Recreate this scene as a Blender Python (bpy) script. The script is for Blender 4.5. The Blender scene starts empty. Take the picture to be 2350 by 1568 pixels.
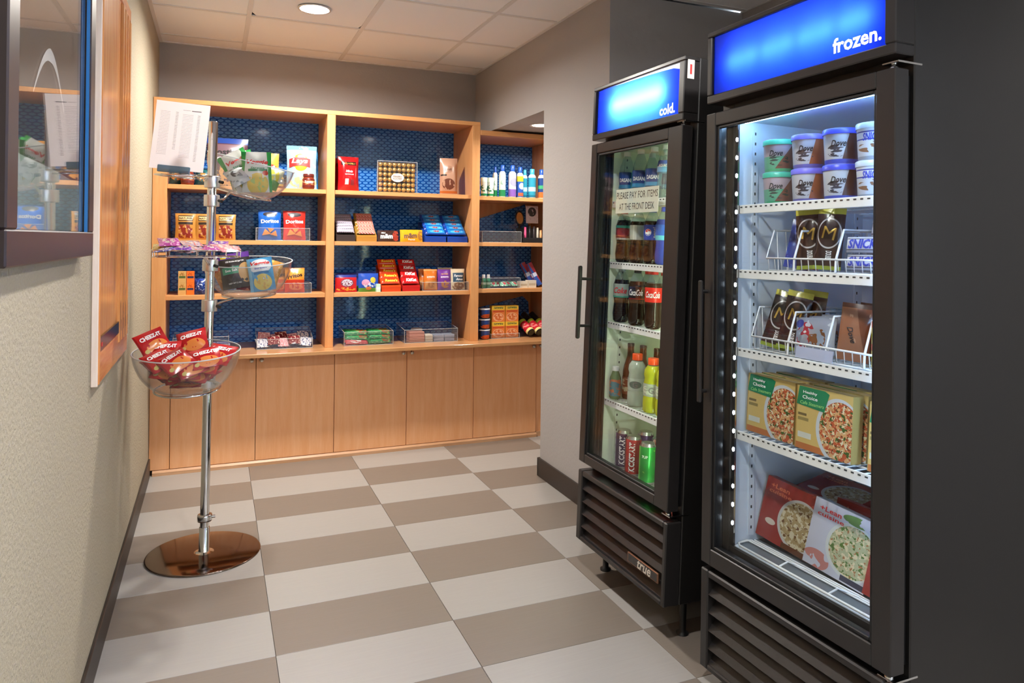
import bpy, math, random
from math import sin, cos, pi, radians
from mathutils import Vector, Matrix, Euler, noise

random.seed(7)
SC = bpy.context.scene
COL = SC.collection

# ------------------------------------------------------------------ camera
IMG_W, IMG_H = 2350.0, 1568.0
F_PX, YAW, PITCH, ROLL, EYE = 1674.3, 0.40506, 0.00344, 0.01131, 1.3634
cam = bpy.data.cameras.new('camera')
cam.sensor_width = 36.0
cam.lens = 36.0 * F_PX / IMG_W
cam.shift_x = (IMG_W / 2 - 1212.5) / IMG_W
cam.shift_y = (546.3 - IMG_H / 2) / IMG_W
cam.clip_start = 0.02
cam_o = bpy.data.objects.new('camera', cam)
COL.objects.link(cam_o)
_f = Vector((sin(YAW) * cos(PITCH), cos(YAW) * cos(PITCH), sin(PITCH)))
_r = Vector((cos(YAW), -sin(YAW), 0))
_u = _r.cross(_f)
_r2 = _r * cos(ROLL) + _u * sin(ROLL)
_u2 = -_r * sin(ROLL) + _u * cos(ROLL)
cam_o.matrix_world = Matrix(((_r2.x, _u2.x, -_f.x, 0), (_r2.y, _u2.y, -_f.y, 0), (_r2.z, _u2.z, -_f.z, EYE), (0, 0, 0, 1)))
SC.camera = cam_o

# ------------------------------------------------------------------ world, daylight, exposure
world = bpy.data.worlds.new('world')
SC.world = world
world.use_nodes = True
_bg = world.node_tree.nodes['Background']
_bg.inputs[0].default_value = (0.70, 0.84, 1.0, 1)
_bg.inputs[1].default_value = 12.0
SC.view_settings.view_transform = 'Standard'
SC.view_settings.look = 'None'
SC.view_settings.gamma = 1.0
SC.view_settings.use_curve_mapping = False
SC.view_settings.exposure = 0.06
SC.cycles.use_denoising = True
SC.cycles.max_bounces = 8
SC.cycles.diffuse_bounces = 5
SC.cycles.glossy_bounces = 3
SC.cycles.use_adaptive_sampling = True
SC.cycles.adaptive_threshold = 0.07
SC.cycles.adaptive_min_samples = 20
SC.cycles.transparent_max_bounces = 24
SC.cycles.caustics_reflective = False
SC.cycles.caustics_refractive = False
SC.cycles.sample_clamp_indirect = 6.0
DOWN_W = 58.0        # power of one ceiling downlight
WARM = (1.0, 0.95, 0.87)
DAYW = (1.0, 0.98, 0.96)
# daylight enters by the window in the side wall, behind and to the right of the camera
por = bpy.data.lights.new('window_daylight', 'AREA')
por.shape = 'RECTANGLE'
por.size, por.size_y = 1.9, 1.3
por.energy = 1.0
por.cycles.is_portal = True
por_o = bpy.data.objects.new('window_daylight', por)
COL.objects.link(por_o)
por_o.matrix_world = Matrix(((0, 0, 1, 2.565), (1, 0, 0, -1.3), (0, 1, 0, 1.55), (0, 0, 0, 1)))

# ------------------------------------------------------------------ materials
MATS = {}


def lin(c):
    return c if len(c) == 4 else (c[0], c[1], c[2], 1.0)


def hexc(s):
    v = [int(s[i:i + 2], 16) / 255 for i in (0, 2, 4)]
    return tuple((x / 12.92 if x <= 0.04045 else ((x + 0.055) / 1.055) ** 2.4) for x in v)


def cc(c):
    return hexc(c) if isinstance(c, str) else c


class N:
    """small node-tree helper"""

    def __init__(s, mat):
        mat.use_nodes = True
        s.t = mat.node_tree
        s.b = s.t.nodes['Principled BSDF']
        s.out = s.t.nodes['Material Output']

    def new(s, kind, **kw):
        n = s.t.nodes.new(kind)
        for k, v in kw.items():
            setattr(n, k, v)
        return n

    def link(s, a, b):
        s.t.links.new(a, b)

    def put(s, sock, v):
        if hasattr(v, 'is_linked') or hasattr(v, 'links'):
            s.link(v, sock)
        else:
            sock.default_value = v

    def m(s, op, a, b=None, c=None):
        n = s.new('ShaderNodeMath', operation=op)
        for i, v in enumerate((a, b, c)):
            if v is not None:
                s.put(n.inputs[i], v)
        return n.outputs[0]

    def mix(s, fac, a, b):
        n = s.new('ShaderNodeMix', data_type='RGBA')
        s.put(n.inputs[0], fac)
        for i, v in ((6, a), (7, b)):
            if isinstance(v, tuple):
                v = lin(v)
            s.put(n.inputs[i], v)
        return n.outputs[2]

    def noise(s, vec, scale, detail=3, rough=0.5):
        n = s.new('ShaderNodeTexNoise')
        if vec is not None:
            s.link(vec, n.inputs['Vector'])
        n.inputs['Scale'].default_value = scale
        n.inputs['Detail'].default_value = detail
        n.inputs['Roughness'].default_value = rough
        return n.outputs[0]

    def coord(s, which='Object', scale=None):
        o = s.new('ShaderNodeTexCoord').outputs[which]
        if scale:
            mp = s.new('ShaderNodeMapping')
            mp.inputs['Scale'].default_value = scale
            s.link(o, mp.inputs[0])
            return mp.outputs[0]
        return o

    def thin_ior(s, fr, ior):
        # the same reflectance on the entering and the leaving face of a thin sheet
        g = s.new('ShaderNodeNewGeometry')
        s.link(s.m('ADD', ior, s.m('MULTIPLY', g.outputs['Backfacing'], 1 / ior - ior)), fr.inputs[0])

    def bump(s, h, strength, dist=0.002):
        n = s.new('ShaderNodeBump')
        n.inputs['Strength'].default_value = strength
        n.inputs['Distance'].default_value = dist
        s.link(h, n.inputs['Height'])
        s.link(n.outputs[0], s.b.inputs['Normal'])


def mat(name, col, rough=0.5, metal=0.0, spec=0.5, coat=0.0, emis=None, estr=0.0, trans=0.0, ior=1.45, bump=None, vary=0.0):
    if name in MATS:
        return MATS[name]
    m = bpy.data.materials.new(name)
    n = N(m)
    b = n.b
    col = cc(col)
    b.inputs['Base Color'].default_value = lin(col)
    b.inputs['Roughness'].default_value = rough
    b.inputs['Metallic'].default_value = metal
    b.inputs['Specular IOR Level'].default_value = spec
    b.inputs['Coat Weight'].default_value = coat
    b.inputs['Transmission Weight'].default_value = trans
    b.inputs['IOR'].default_value = ior
    if emis:
        b.inputs['Emission Color'].default_value = lin(cc(emis))
        b.inputs['Emission Strength'].default_value = estr
    if vary:
        nz = n.noise(n.coord('Object'), 9.0, 3)
        n.link(n.mix(nz, tuple(c * (1 - vary) for c in col), tuple(min(1, c * (1 + vary)) for c in col)), b.inputs['Base Color'])
    if bump:
        n.bump(n.noise(n.coord('Object'), bump[0], 2), bump[1], bump[2] if len(bump) > 2 else 0.002)
    MATS[name] = m
    return m


def clear(name, tint=(1, 1, 1), refl=1.0, rough=0.02, ior=1.45, haze=None):
    """thin clear sheet: lets light straight through, reflects by Fresnel"""
    if name in MATS:
        return MATS[name]
    m = bpy.data.materials.new(name)
    n = N(m)
    tr = n.new('ShaderNodeBsdfTransparent')
    tr.inputs[0].default_value = lin(tint)
    gl = n.new('ShaderNodeBsdfGlossy')
    gl.inputs['Roughness'].default_value = rough
    fr = n.new('ShaderNodeFresnel')
    n.thin_ior(fr, ior)
    mx = n.new('ShaderNodeMixShader')
    n.link(n.m('MULTIPLY', fr.outputs[0], refl), mx.inputs[0])
    n.link(tr.outputs[0], mx.inputs[1])
    n.link(gl.outputs[0], mx.inputs[2])
    end = mx.outputs[0]
    if haze:
        df = n.new('ShaderNodeBsdfDiffuse')
        df.inputs[0].default_value = lin(haze[1])
        m2 = n.new('ShaderNodeMixShader')
        m2.inputs[0].default_value = haze[0]
        n.link(end, m2.inputs[1])
        n.link(df.outputs[0], m2.inputs[2])
        end = m2.outputs[0]
    n.link(end, n.out.inputs[0])
    n.t.nodes.remove(n.b)
    MATS[name] = m
    return m


def translucent(name, col, back=0.0):
    m = bpy.data.materials.new(name)
    n = N(m)
    tr = n.new('ShaderNodeBsdfTranslucent')
    tr.inputs[0].default_value = lin(col)
    df = n.new('ShaderNodeBsdfDiffuse')
    df.inputs[0].default_value = lin(col)
    mx = n.new('ShaderNodeMixShader')
    mx.inputs[0].default_value = 0.25
    n.link(tr.outputs[0], mx.inputs[1])
    n.link(df.outputs[0], mx.inputs[2])
    n.link(mx.outputs[0], n.out.inputs[0])
    n.t.nodes.remove(n.b)
    return m


def wood(name, axis, dark='C48650', light='D79F69', rough=0.38):
    if name in MATS:
        return MATS[name]
    m = bpy.data.materials.new(name)
    n = N(m)
    sc = {'z': (14, 14, 1.1), 'x': (1.1, 14, 14), 'y': (14, 1.1, 14)}[axis]
    v = n.coord('Object', sc)
    a = n.noise(v, 2.2, 5, 0.62)
    b = n.noise(n.coord('Object', tuple(s * 5 for s in sc)), 3.0, 3, 0.6)
    f = n.m('ADD', n.m('MULTIPLY', a, 0.8), n.m('MULTIPLY', b, 0.25))
    rp = n.new('ShaderNodeMapRange')
    n.link(f, rp.inputs[0])
    rp.inputs[1].default_value = 0.32
    rp.inputs[2].default_value = 0.72
    n.link(n.mix(rp.outputs[0], hexc(dark), hexc(light)), n.b.inputs['Base Color'])
    n.b.inputs['Roughness'].default_value = rough
    n.b.inputs['Specular IOR Level'].default_value = 0.45
    n.bump(f, 0.06, 0.001)
    MATS[name] = m
    return m


def print_mat(name, base, layers, rough=0.35, foil=0.0, spec=0.5):
    """flat packaging print laid out on the UVs of a package (0..1)"""
    if name in MATS:
        return MATS[name]
    m = bpy.data.materials.new(name)
    n = N(m)
    uv = n.coord('UV')
    sp = n.new('ShaderNodeSeparateXYZ')
    n.link(uv, sp.inputs[0])
    U, V = sp.outputs[0], sp.outputs[1]
    col = lin(cc(base))

    def rect(u0, v0, u1, v1):
        return n.m('MULTIPLY', n.m('COMPARE', U, (u0 + u1) / 2, abs(u1 - u0) / 2), n.m('COMPARE', V, (v0 + v1) / 2, abs(v1 - v0) / 2))

    def ell(cu, cv, ru, rv):
        a = n.m('POWER', n.m('ABSOLUTE', n.m('DIVIDE', n.m('SUBTRACT', U, cu), ru)), 2.0)
        b = n.m('POWER', n.m('ABSOLUTE', n.m('DIVIDE', n.m('SUBTRACT', V, cv), rv)), 2.0)
        return n.m('LESS_THAN', n.m('ADD', a, b), 1.0)

    for L in layers:
        k, c = L[0], lin(cc(L[-1]))
        if k == 'r':
            f = rect(*L[1:5])
        elif k == 'e':
            f = ell(*L[1:5])
        elif k == 'n':
            f = n.m('GREATER_THAN', n.noise(uv, L[1], 2), L[2])
        elif k == 'nr':
            f = n.m('MULTIPLY', rect(*L[1:5]), n.m('GREATER_THAN', n.noise(uv, L[5], 2), L[6]))
        elif k == 'ne':
            f = n.m('MULTIPLY', ell(*L[1:5]), n.m('GREATER_THAN', n.noise(uv, L[5], 2), L[6]))
        elif k == 'h':
            f = n.m('GREATER_THAN', n.m('ADD', n.m('MULTIPLY', U, L[1]), n.m('MULTIPLY', V, L[2])), L[3])
        elif k == 'ln':
            f = n.m('MULTIPLY', rect(*L[1:5]), n.m('LESS_THAN', n.m('FRACT', n.m('MULTIPLY', V, L[5])), L[6]))
            f = n.m('MULTIPLY', f, n.m('GREATER_THAN', n.noise(n.coord('UV', (40, 9, 1)), 3.0, 1), 0.38))
        elif k == 'zz':
            f = n.m('MULTIPLY', rect(*L[1:5]), n.m('LESS_THAN', n.m('FRACT', n.m('ADD', n.m('MULTIPLY', V, L[5]), n.m('MULTIPLY', U, L[5] * 1.3))), L[6]))
        col_n = n.mix(f, col, c)
        col = col_n
    n.put(n.b.inputs['Base Color'], col)
    n.b.inputs['Roughness'].default_value = rough
    n.b.inputs['Metallic'].default_value = foil
    n.b.inputs['Specular IOR Level'].default_value = spec
    MATS[name] = m
    return m


# ------------------------------------------------------------------ mesh building
class MB:
    def __init__(s):
        s.v, s.f, s.mi, s.sm, s.uv = [], [], [], [], []

    def add(s, vs, fs, mi=0, smooth=False, uvs=None):
        o = len(s.v)
        s.v += [tuple(v) for v in vs]
        for k, f in enumerate(fs):
            s.f.append(tuple(i + o for i in f))
            s.mi.append(mi)
            s.sm.append(smooth)
            s.uv.append(uvs[k] if uvs else None)
        return s

    def box(s, x0, y0, z0, x1, y1, z1, b=0.0, mi=0):
        x0, x1 = min(x0, x1), max(x0, x1)
        y0, y1 = min(y0, y1), max(y0, y1)
        z0, z1 = min(z0, z1), max(z0, z1)
        if b <= 0:
            v = [(x, y, z) for z in (z0, z1) for y in (y0, y1) for x in (x0, x1)]
            f = [(0, 2, 3, 1), (4, 5, 7, 6), (0, 1, 5, 4), (2, 6, 7, 3), (0, 4, 6, 2), (1, 3, 7, 5)]
            quv = {2: [(0, 0), (1, 0), (1, 1), (0, 1)], 3: [(1, 0), (1, 1), (0, 1), (0, 0)], 0: [(0, 0), (0, 1), (1, 1), (1, 0)],
                   1: [(0, 0), (1, 0), (1, 1), (0, 1)], 4: [(1, 0), (1, 1), (0, 1), (0, 0)], 5: [(0, 0), (1, 0), (1, 1), (0, 1)]}
            return s.add(v, f, mi, False, [quv[k] for k in range(6)])
        b = min(b, (x1 - x0) * .49, (y1 - y0) * .49, (z1 - z0) * .49)
        v, idx = [], {}
        for ix in (0, 1):
            for iy in (0, 1):
                for iz in (0, 1):
                    X = (x0, x1)[ix]; Y = (y0, y1)[iy]; Z = (z0, z1)[iz]
                    dx = b if ix == 0 else -b; dy = b if iy == 0 else -b; dz = b if iz == 0 else -b
                    for a, p in (('x', (X, Y + dy, Z + dz)), ('y', (X + dx, Y, Z + dz)), ('z', (X + dx, Y + dy, Z))):
                        idx[(ix, iy, iz, a)] = len(v)
                        v.append(p)
        f = []
        G = lambda ix, iy, iz, a: idx[(ix, iy, iz, a)]
        for k in (0, 1):
            q = [G(k, 0, 0, 'x'), G(k, 1, 0, 'x'), G(k, 1, 1, 'x'), G(k, 0, 1, 'x')]
            f.append(q if k else q[::-1])
            q = [G(0, k, 0, 'y'), G(1, k, 0, 'y'), G(1, k, 1, 'y'), G(0, k, 1, 'y')]
            f.append(q[::-1] if k else q)
            q = [G(0, 0, k, 'z'), G(1, 0, k, 'z'), G(1, 1, k, 'z'), G(0, 1, k, 'z')]
            f.append(q if k else q[::-1])
        for i in (0, 1):
            for j in (0, 1):
                f.append([G(i, j, 0, 'x'), G(i, j, 1, 'x'), G(i, j, 1, 'y'), G(i, j, 0, 'y')])
                f.append([G(i, 0, j, 'x'), G(i, 1, j, 'x'), G(i, 1, j, 'z'), G(i, 0, j, 'z')])
                f.append([G(0, i, j, 'y'), G(1, i, j, 'y'), G(1, i, j, 'z'), G(0, i, j, 'z')])
                for k in (0, 1):
                    f.append([G(i, j, k, 'x'), G(i, j, k, 'y'), G(i, j, k, 'z')])
        cx, cy, cz = (x0 + x1) / 2, (y0 + y1) / 2, (z0 + z1) / 2
        out, uvs = [], []
        for q in f:
            p = [Vector(v[i]) for i in q]
            nr = (p[1] - p[0]).cross(p[2] - p[0])
            ce = sum(p, Vector()) / len(p) - Vector((cx, cy, cz))
            if nr.dot(ce) < 0:
                q = q[::-1]
            out.append(q)
            uvs.append([((v[i][0] - x0) / (x1 - x0), (v[i][2] - z0) / (z1 - z0)) for i in q])
        return s.add(v, out, mi, False, uvs)

    def lathe(s, prof, n=20, c=(0, 0, 0), mi=0, capb=False, capt=False, smooth=True):
        vs, fs, uvs = [], [], []
        z0, z1 = prof[0][1], prof[-1][1]
        for r, z in prof:
            for k in range(n):
                a = 2 * pi * k / n
                vs.append((c[0] + r * sin(a), c[1] - r * cos(a), c[2] + z))
        for i in range(len(prof) - 1):
            for k in range(n):
                k2 = (k + 1) % n
                fs.append((i * n + k, i * n + k2, (i + 1) * n + k2, (i + 1) * n + k))
                ua, ub = ((k / n + .5) % 1.0), ((k / n + .5) % 1.0) + 1 / n
                va, vb = ((prof[i][1] - z0) / (z1 - z0 or 1), (prof[i + 1][1] - z0) / (z1 - z0 or 1))
                uvs.append([(ua, va), (ub, va), (ub, vb), (ua, vb)])
        s.add(vs, fs, mi, smooth, uvs)
        if capb:
            s.add(vs[:n], [tuple(range(n))[::-1]], mi)
        if capt:
            s.add(vs[-n:], [tuple(range(n))], mi)
        return s

    def tube(s, pts, r, n=8, closed=False, mi=0):
        P = [Vector(p) for p in pts]
        m = len(P)
        vs, fs = [], []
        up = None
        for i in range(m):
            a = P[(i - 1) % m] if (closed or i > 0) else P[i]
            b = P[(i + 1) % m] if (closed or i < m - 1) else P[i]
            t = (b - a).normalized()
            if up is None:
                up = Vector((0, 0, 1)) if abs(t.z) < .9 else Vector((1, 0, 0))
            e1 = t.cross(up)
            if e1.length < 1e-6:
                e1 = t.cross(Vector((1, 0.3, 0)))
            e1.normalize()
            e2 = e1.cross(t).normalized()
            up = e2
            rr = r[i] if isinstance(r, (list, tuple)) else r
            for k in range(n):
                an = 2 * pi * k / n
                vs.append(P[i] + e1 * (rr * cos(an)) + e2 * (rr * sin(an)))
        for i in range(m if closed else m - 1):
            j = (i + 1) % m
            for k in range(n):
                k2 = (k + 1) % n
                fs.append((i * n + k, i * n + k2, j * n + k2, j * n + k))
        s.add(vs, fs, mi, True)
        if not closed:
            s.add(vs[:n], [tuple(range(n))[::-1]], mi)
            s.add(vs[-n:], [tuple(range(n))], mi)
        return s

    def grid(s, fn, nu, nv, mi=0, flip=False, smooth=True):
        vs = [fn(i / nu, j / nv) for j in range(nv + 1) for i in range(nu + 1)]
        fs, uvs = [], []
        for j in range(nv):
            for i in range(nu):
                q = [j * (nu + 1) + i, j * (nu + 1) + i + 1, (j + 1) * (nu + 1) + i + 1, (j + 1) * (nu + 1) + i]
                t = [(i / nu, j / nv), ((i + 1) / nu, j / nv), ((i + 1) / nu, (j + 1) / nv), (i / nu, (j + 1) / nv)]
                fs.append(q[::-1] if flip else q)
                uvs.append(t[::-1] if flip else t)
        return s.add(vs, fs, mi, smooth, uvs)

    def prism(s, poly, y0, y1, mi=0):
        """polygon of (x, z) extruded from y0 to y1"""
        k = len(poly)
        vs = [(x, y0, z) for x, z in poly] + [(x, y1, z) for x, z in poly]
        fs = [tuple(range(k)), tuple(range(2 * k - 1, k - 1, -1))]
        fs += [(i, i + k, (i + 1) % k + k, (i + 1) % k) for i in range(k)]
        return s.add(vs, fs, mi)

    def mesh(s, name, mats):
        me = bpy.data.meshes.new(name)
        me.from_pydata(s.v, [], s.f)
        for m in (mats if isinstance(mats, (list, tuple)) else [mats]):
            me.materials.append(m)
        me.polygons.foreach_set('material_index', s.mi)
        me.polygons.foreach_set('use_smooth', s.sm)
        if any(u is not None for u in s.uv):
            uvl = me.uv_layers.new(name='UVMap')
            flat = []
            for f, u in zip(s.f, s.uv):
                flat += [c for p in (u if u is not None else [(0, 0)] * len(f)) for c in p]
            uvl.data.foreach_set('uv', flat)
        me.update()
        return me

    def build(s, name, mats, parent=None, loc=(0, 0, 0), rot=(0, 0, 0)):
        return link(name, s.mesh(name, mats), parent, loc, rot)


def link(name, data, parent=None, loc=(0, 0, 0), rot=(0, 0, 0)):
    o = bpy.data.objects.new(name, data)
    COL.objects.link(o)
    o.location = loc
    o.rotation_euler = rot
    if parent is not None:
        o.parent = parent
    return o


def tag(o, label=None, cat=None, group=None, kind=None):
    for k, v in (('label', label), ('category', cat), ('group', group), ('kind', kind)):
        if v:
            o[k] = v
    return o


def thing(name, label, cat, loc=(0, 0, 0), rot=(0, 0, 0), group=None):
    o = link(name, None, None, loc, rot)
    o.empty_display_size = 0.05
    return tag(o, label, cat, group)


def clone(o, label, loc=None, rot=None, group=None, parent=None, M=None):
    c = o.copy()
    COL.objects.link(c)
    c.parent = parent
    if parent is None:
        c['label'] = label
        if group:
            c['group'] = group
    if M is not None:
        c.matrix_world = M
    else:
        if loc is not None:
            c.location = loc
        if rot is not None:
            c.rotation_euler = rot
    for ch in list(o.children):
        clone(ch, None, parent=c)
    return c


def put(o, loc, rot=(0, 0, 0), M=None):
    T = Matrix.Translation(loc) @ Euler(rot).to_matrix().to_4x4()
    o.matrix_world = (M @ T) if M is not None else T
    return o


# ------------------------------------------------------------------ lettering
_TC = {}


def text_geo(s, bold=0.0, shear=0.0):
    key = (s, bold, shear)
    if key not in _TC:
        cu = bpy.data.curves.new('lettering', 'FONT')
        cu.body = s
        cu.size = 1.0
        cu.offset = bold
        cu.shear = shear
        cu.resolution_u = 2
        ob = bpy.data.objects.new('lettering', cu)
        me = ob.to_mesh()
        vs = [(v.co.x, v.co.y) for v in me.vertices]
        fs = [tuple(p.vertices) for p in me.polygons]
        ob.to_mesh_clear()
        bpy.data.objects.remove(ob)
        bpy.data.curves.remove(cu)
        x0, x1 = min(v[0] for v in vs), max(v[0] for v in vs)
        y0, y1 = min(v[1] for v in vs), max(v[1] for v in vs)
        vs = [(x - (x0 + x1) / 2, y - (y0 + y1) / 2) for x, y in vs]
        _TC[key] = (vs, fs, x1 - x0, y1 - y0)
    return _TC[key]


def lettering(parent, s, m, surf, cx, cy, w, h=None, rot=0.0, bold=0.02, shear=0.0, name='lettering'):
    vs, fs, tw, th = text_geo(s, bold, shear)
    sx = w / tw
    sy = h / th if h else sx
    ca, sa = cos(rot), sin(rot)
    out = []
    for x, y in vs:
        x, y = x * sx, y * sy
        out.append(surf(cx + x * ca - y * sa, cy + x * sa + y * ca))
    b = MB()
    b.add(out, fs)
    return b.build(name, m, parent)


def flat_front(y=0.0):
    return lambda x, z: (x, y - 0.0008, z)


def cyl_front(rad, eps=0.0008):
    def f(x, z):
        r = (rad(z) if callable(rad) else rad) + eps
        a = x / r
        return (r * sin(a), -r * cos(a), z)
    return f


WHITE = mat('white_ink', (0.88, 0.88, 0.88), 0.5)
BLACK = mat('black_ink', (0.012, 0.012, 0.014), 0.5)
INK = {'w': WHITE, 'k': BLACK,
       'r': mat('red_ink', (0.62, 0.02, 0.02), 0.5), 'y': mat('yellow_ink', (0.85, 0.6, 0.05), 0.5),
       'b': mat('blue_ink', (0.02, 0.05, 0.42), 0.5), 'g': mat('grey_ink', (0.18, 0.17, 0.17), 0.5),
       'n': mat('green_ink', (0.02, 0.25, 0.08), 0.5), 'o': mat('orange_ink', (0.85, 0.22, 0.02), 0.5),
       'gold': mat('gold_ink', (0.6, 0.38, 0.08), 0.35, 0.6)}

# ================================================================== THE ROOM
XL, YB, XR, H = -0.335, 5.085, 1.745, 2.575
YN, YA, ZS, XN = 3.095, 3.86, 2.12, 2.54        # niche wall, alcove jamb, soffit height, wall behind the coolers
YF = -2.6                                        # wall behind the camera


def paint(name, col, scale, strength, dist, rough=0.75, vary=0.05):
    if name in MATS:
        return MATS[name]
    m = bpy.data.materials.new(name)
    n = N(m)
    c = n.coord('Object')
    a = n.noise(c, scale, 4, 0.6)
    col = hexc(col)
    n.link(n.mix(n.noise(c, 1.7, 3), tuple(x * (1 - vary) for x in col), tuple(x * (1 + vary) for x in col)), n.b.inputs['Base Color'])
    n.b.inputs['Roughness'].default_value = rough
    n.b.inputs['Specular IOR Level'].default_value = 0.3
    n.bump(a, strength, dist)
    MATS[name] = m
    return m


M_CREAM = paint('cream_stucco', 'A89D88', 95, 0.9, 0.006)
M_TAUPE = paint('taupe_paint', 'A4A1A0', 60, 0.30, 0.004)
M_BASE = mat('dark_vinyl_base', (0.035, 0.026, 0.022), 0.45, bump=(40, 0.1))


def struct(name, mb, m):
    return tag(mb.build(name, m), kind='structure')


# floor: slab with every tile laid on it
def tile_mat(name, c1, c2):
    m = bpy.data.materials.new(name)
    n = N(m)
    v = n.coord('Object', (2.0, 42, 1))
    a = n.noise(v, 3.0, 4, 0.65)
    oi = n.new('ShaderNodeObjectInfo')
    f = n.m('ADD', n.m('MULTIPLY', a, 0.75), n.m('MULTIPLY', oi.outputs['Random'], 0.25))
    n.link(n.mix(f, hexc(c1), hexc(c2)), n.b.inputs['Base Color'])
    n.b.inputs['Roughness'].default_value = 0.33
    n.b.inputs['Specular IOR Level'].default_value = 0.4
    n.bump(a, 0.05, 0.001)
    return m


M_TC = tile_mat('cream_floor_tile', '989490', 'A8A49F')
M_TD = tile_mat('taupe_floor_tile', '776D64', '877D74')
floor = struct('floor', MB().box(XL - .1, YF, -.06, XN + .1, YB, -.004), mat('floor_grout', (0.12, 0.10, 0.09), 0.8))
TX0, TY0, TW, TD = 0.19667, 4.35821, 0.60166, 0.30867
tile_mesh = {}
for i in range(-1, 4):
    for j in range(-3, 23):
        x0, x1 = max(XL, TX0 + i * TW), min(XN, TX0 + (i + 1) * TW)
        y1, y0 = min(YB, TY0 - j * TD), max(YF, TY0 - (j + 1) * TD)
        if x1 - x0 < .01 or y1 - y0 < .01 or (y0 > YN and y1 < YA and x0 > XR):
            continue
        par = (i + j) % 2 == 0
        key = (round(x1 - x0, 4), round(y1 - y0, 4), par)
        if key not in tile_mesh:
            g = .0008
            tile_mesh[key] = MB().box(g, g, -.004, x1 - x0 - g, y1 - y0 - g, 0, .0008).mesh('floor_tile', M_TC if par else M_TD)
        link('floor_tile', tile_mesh[key], floor, (x0, y0, 0))

struct('wall_left', MB().box(XL - .1, YF, 0, XL, YB, H), M_CREAM)
struct('wall_back', MB().box(XL - .1, YB, 0, XN + .1, YB + .1, H), M_TAUPE)
wr = MB()
wr.box(XR, YN, 0, XN, YA, H)
wr.box(XR, YA, ZS, XN, YB, H)
wr.box(2.46, YA, 0, XN, YB, ZS)
struct('wall_right', wr, M_TAUPE)
wf = MB()
WY0, WY1, WZ0, WZ1 = -2.25, -0.35, 0.9, 2.2
wf.box(XN, YF, 0, XN + .1, WY0, H).box(XN, WY1, 0, XN + .1, YN, H)
wf.box(XN, WY0, 0, XN + .1, WY1, WZ0).box(XN, WY0, WZ1, XN + .1, WY1, H)
struct('wall_niche', wf, M_TAUPE)
struct('wall_front', MB().box(XL - .1, YF - .1, 0, XN + .1, YF, H), M_TAUPE)
win = MB()
for a in (WY0, (WY0 + WY1) / 2 - .02, WY1 - .04):
    win.box(XN + .03, a, WZ0, XN + .08, a + .04, WZ1)
for a in (WZ0, WZ1 - .04):
    win.box(XN + .03, WY0, a, XN + .08, WY1, a + .04)
wo = struct('window_1', win, mat('white_window_frame', (0.7, 0.7, 0.68), 0.4))
for k in range(2):
    MB().box(XN + .052, WY0 + .04 + k * .93, WZ0 + .04, XN + .058, WY0 + .93 + k * .93, WZ1 - .04).build('pane', clear('window_glass'), wo)

bb = MB().box(XL, YF, 0, XL + .010, 4.63, .105, .002)
struct('baseboard_left', bb, M_BASE)
bb = MB().box(XR - .014, YN - .012, 0, XR, YA + .012, .105, .002).box(XR - .014, YA, 0, 2.44, YA + .012, .105, .002).box(XR, YN - .012, 0, XN, YN, .105, .002)
struct('baseboard_right', bb, M_BASE)

# suspended ceiling: bars and single tiles
M_CEIL = paint('ceiling_tile_white', 'F0F2F5', 160, 0.25, 0.002, 0.85, 0.02)
M_BAR = mat('ceiling_bar_white', hexc('DCDCDC'), 0.5)
ceil = struct('ceiling', MB().box(XL - .1, YF, H + .03, XN + .1, YB + .1, H + .08), mat('ceiling_void', (0.3, 0.28, 0.26), 0.9))
CX0, CY0, CT = 0.1547, 4.8818, 0.6096
cxs = sorted({max(XL, min(XN, CX0 + k * CT)) for k in range(-2, 6)})
cys = sorted({max(YF, min(YB, CY0 - k * CT)) for k in range(-1, 14)})
LIGHTS = [(0.467, 3.99), (0.48, 1.27), (1.69, 1.29), (0.48, -1.4), (1.69, -1.4)]
ct_mesh = {}
for i in range(len(cxs) - 1):
    for j in range(len(cys) - 1):
        x0, x1, y0, y1 = cxs[i], cxs[i + 1], cys[j], cys[j + 1]
        if x1 - x0 < .02 or y1 - y0 < .02 or (x0 >= XR and y0 > YN):
            continue
        if x1 > XR and y1 > YN:
            if y0 < YN:
                y1 = y1 if x0 < XR - .05 else YN
            if y0 >= YN:
                x1 = XR
        hole = [l for l in LIGHTS if x0 < l[0] < x1 and y0 < l[1] < y1]
        key = (round(x1 - x0, 3), round(y1 - y0, 3))
        if hole:
            lx, ly = hole[0][0] - x0, hole[0][1] - y0
            b = MB()
            n = 32
            ring = [(lx + .078 * cos(2 * pi * k / n), ly + .078 * sin(2 * pi * k / n)) for k in range(n)]
            w_, d_ = x1 - x0, y1 - y0
            sq = []
            for rx, ry in ring:
                dx, dy = rx - lx, ry - ly
                t = min([((w_ - .008 - lx) / dx if dx > 1e-9 else (.008 - lx) / dx if dx < -1e-9 else 1e9), ((d_ - .008 - ly) / dy if dy > 1e-9 else (.008 - ly) / dy if dy < -1e-9 else 1e9)])
                sq.append((lx + dx * t, ly + dy * t))
            vs = [(a, c, .004) for a, c in ring] + [(a, c, .004) for a, c in sq] + [(a, c, .02) for a, c in ring]
            fs = [(k, (k + 1) % n, n + (k + 1) % n, n + k) for k in range(n)] + [(k, 2 * n + k, 2 * n + (k + 1) % n, (k + 1) % n) for k in range(n)]
            b.add(vs, fs)
            b.build('ceiling_tile', M_CEIL, ceil, (x0, y0, H))
        else:
            if key not in ct_mesh:
                ct_mesh[key] = MB().box(.008, .008, .004, x1 - x0 - .008, y1 - y0 - .008, .02, .004).mesh('ceiling_tile', M_CEIL)
            link('ceiling_tile', ct_mesh[key], ceil, (x0, y0, H))
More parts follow.
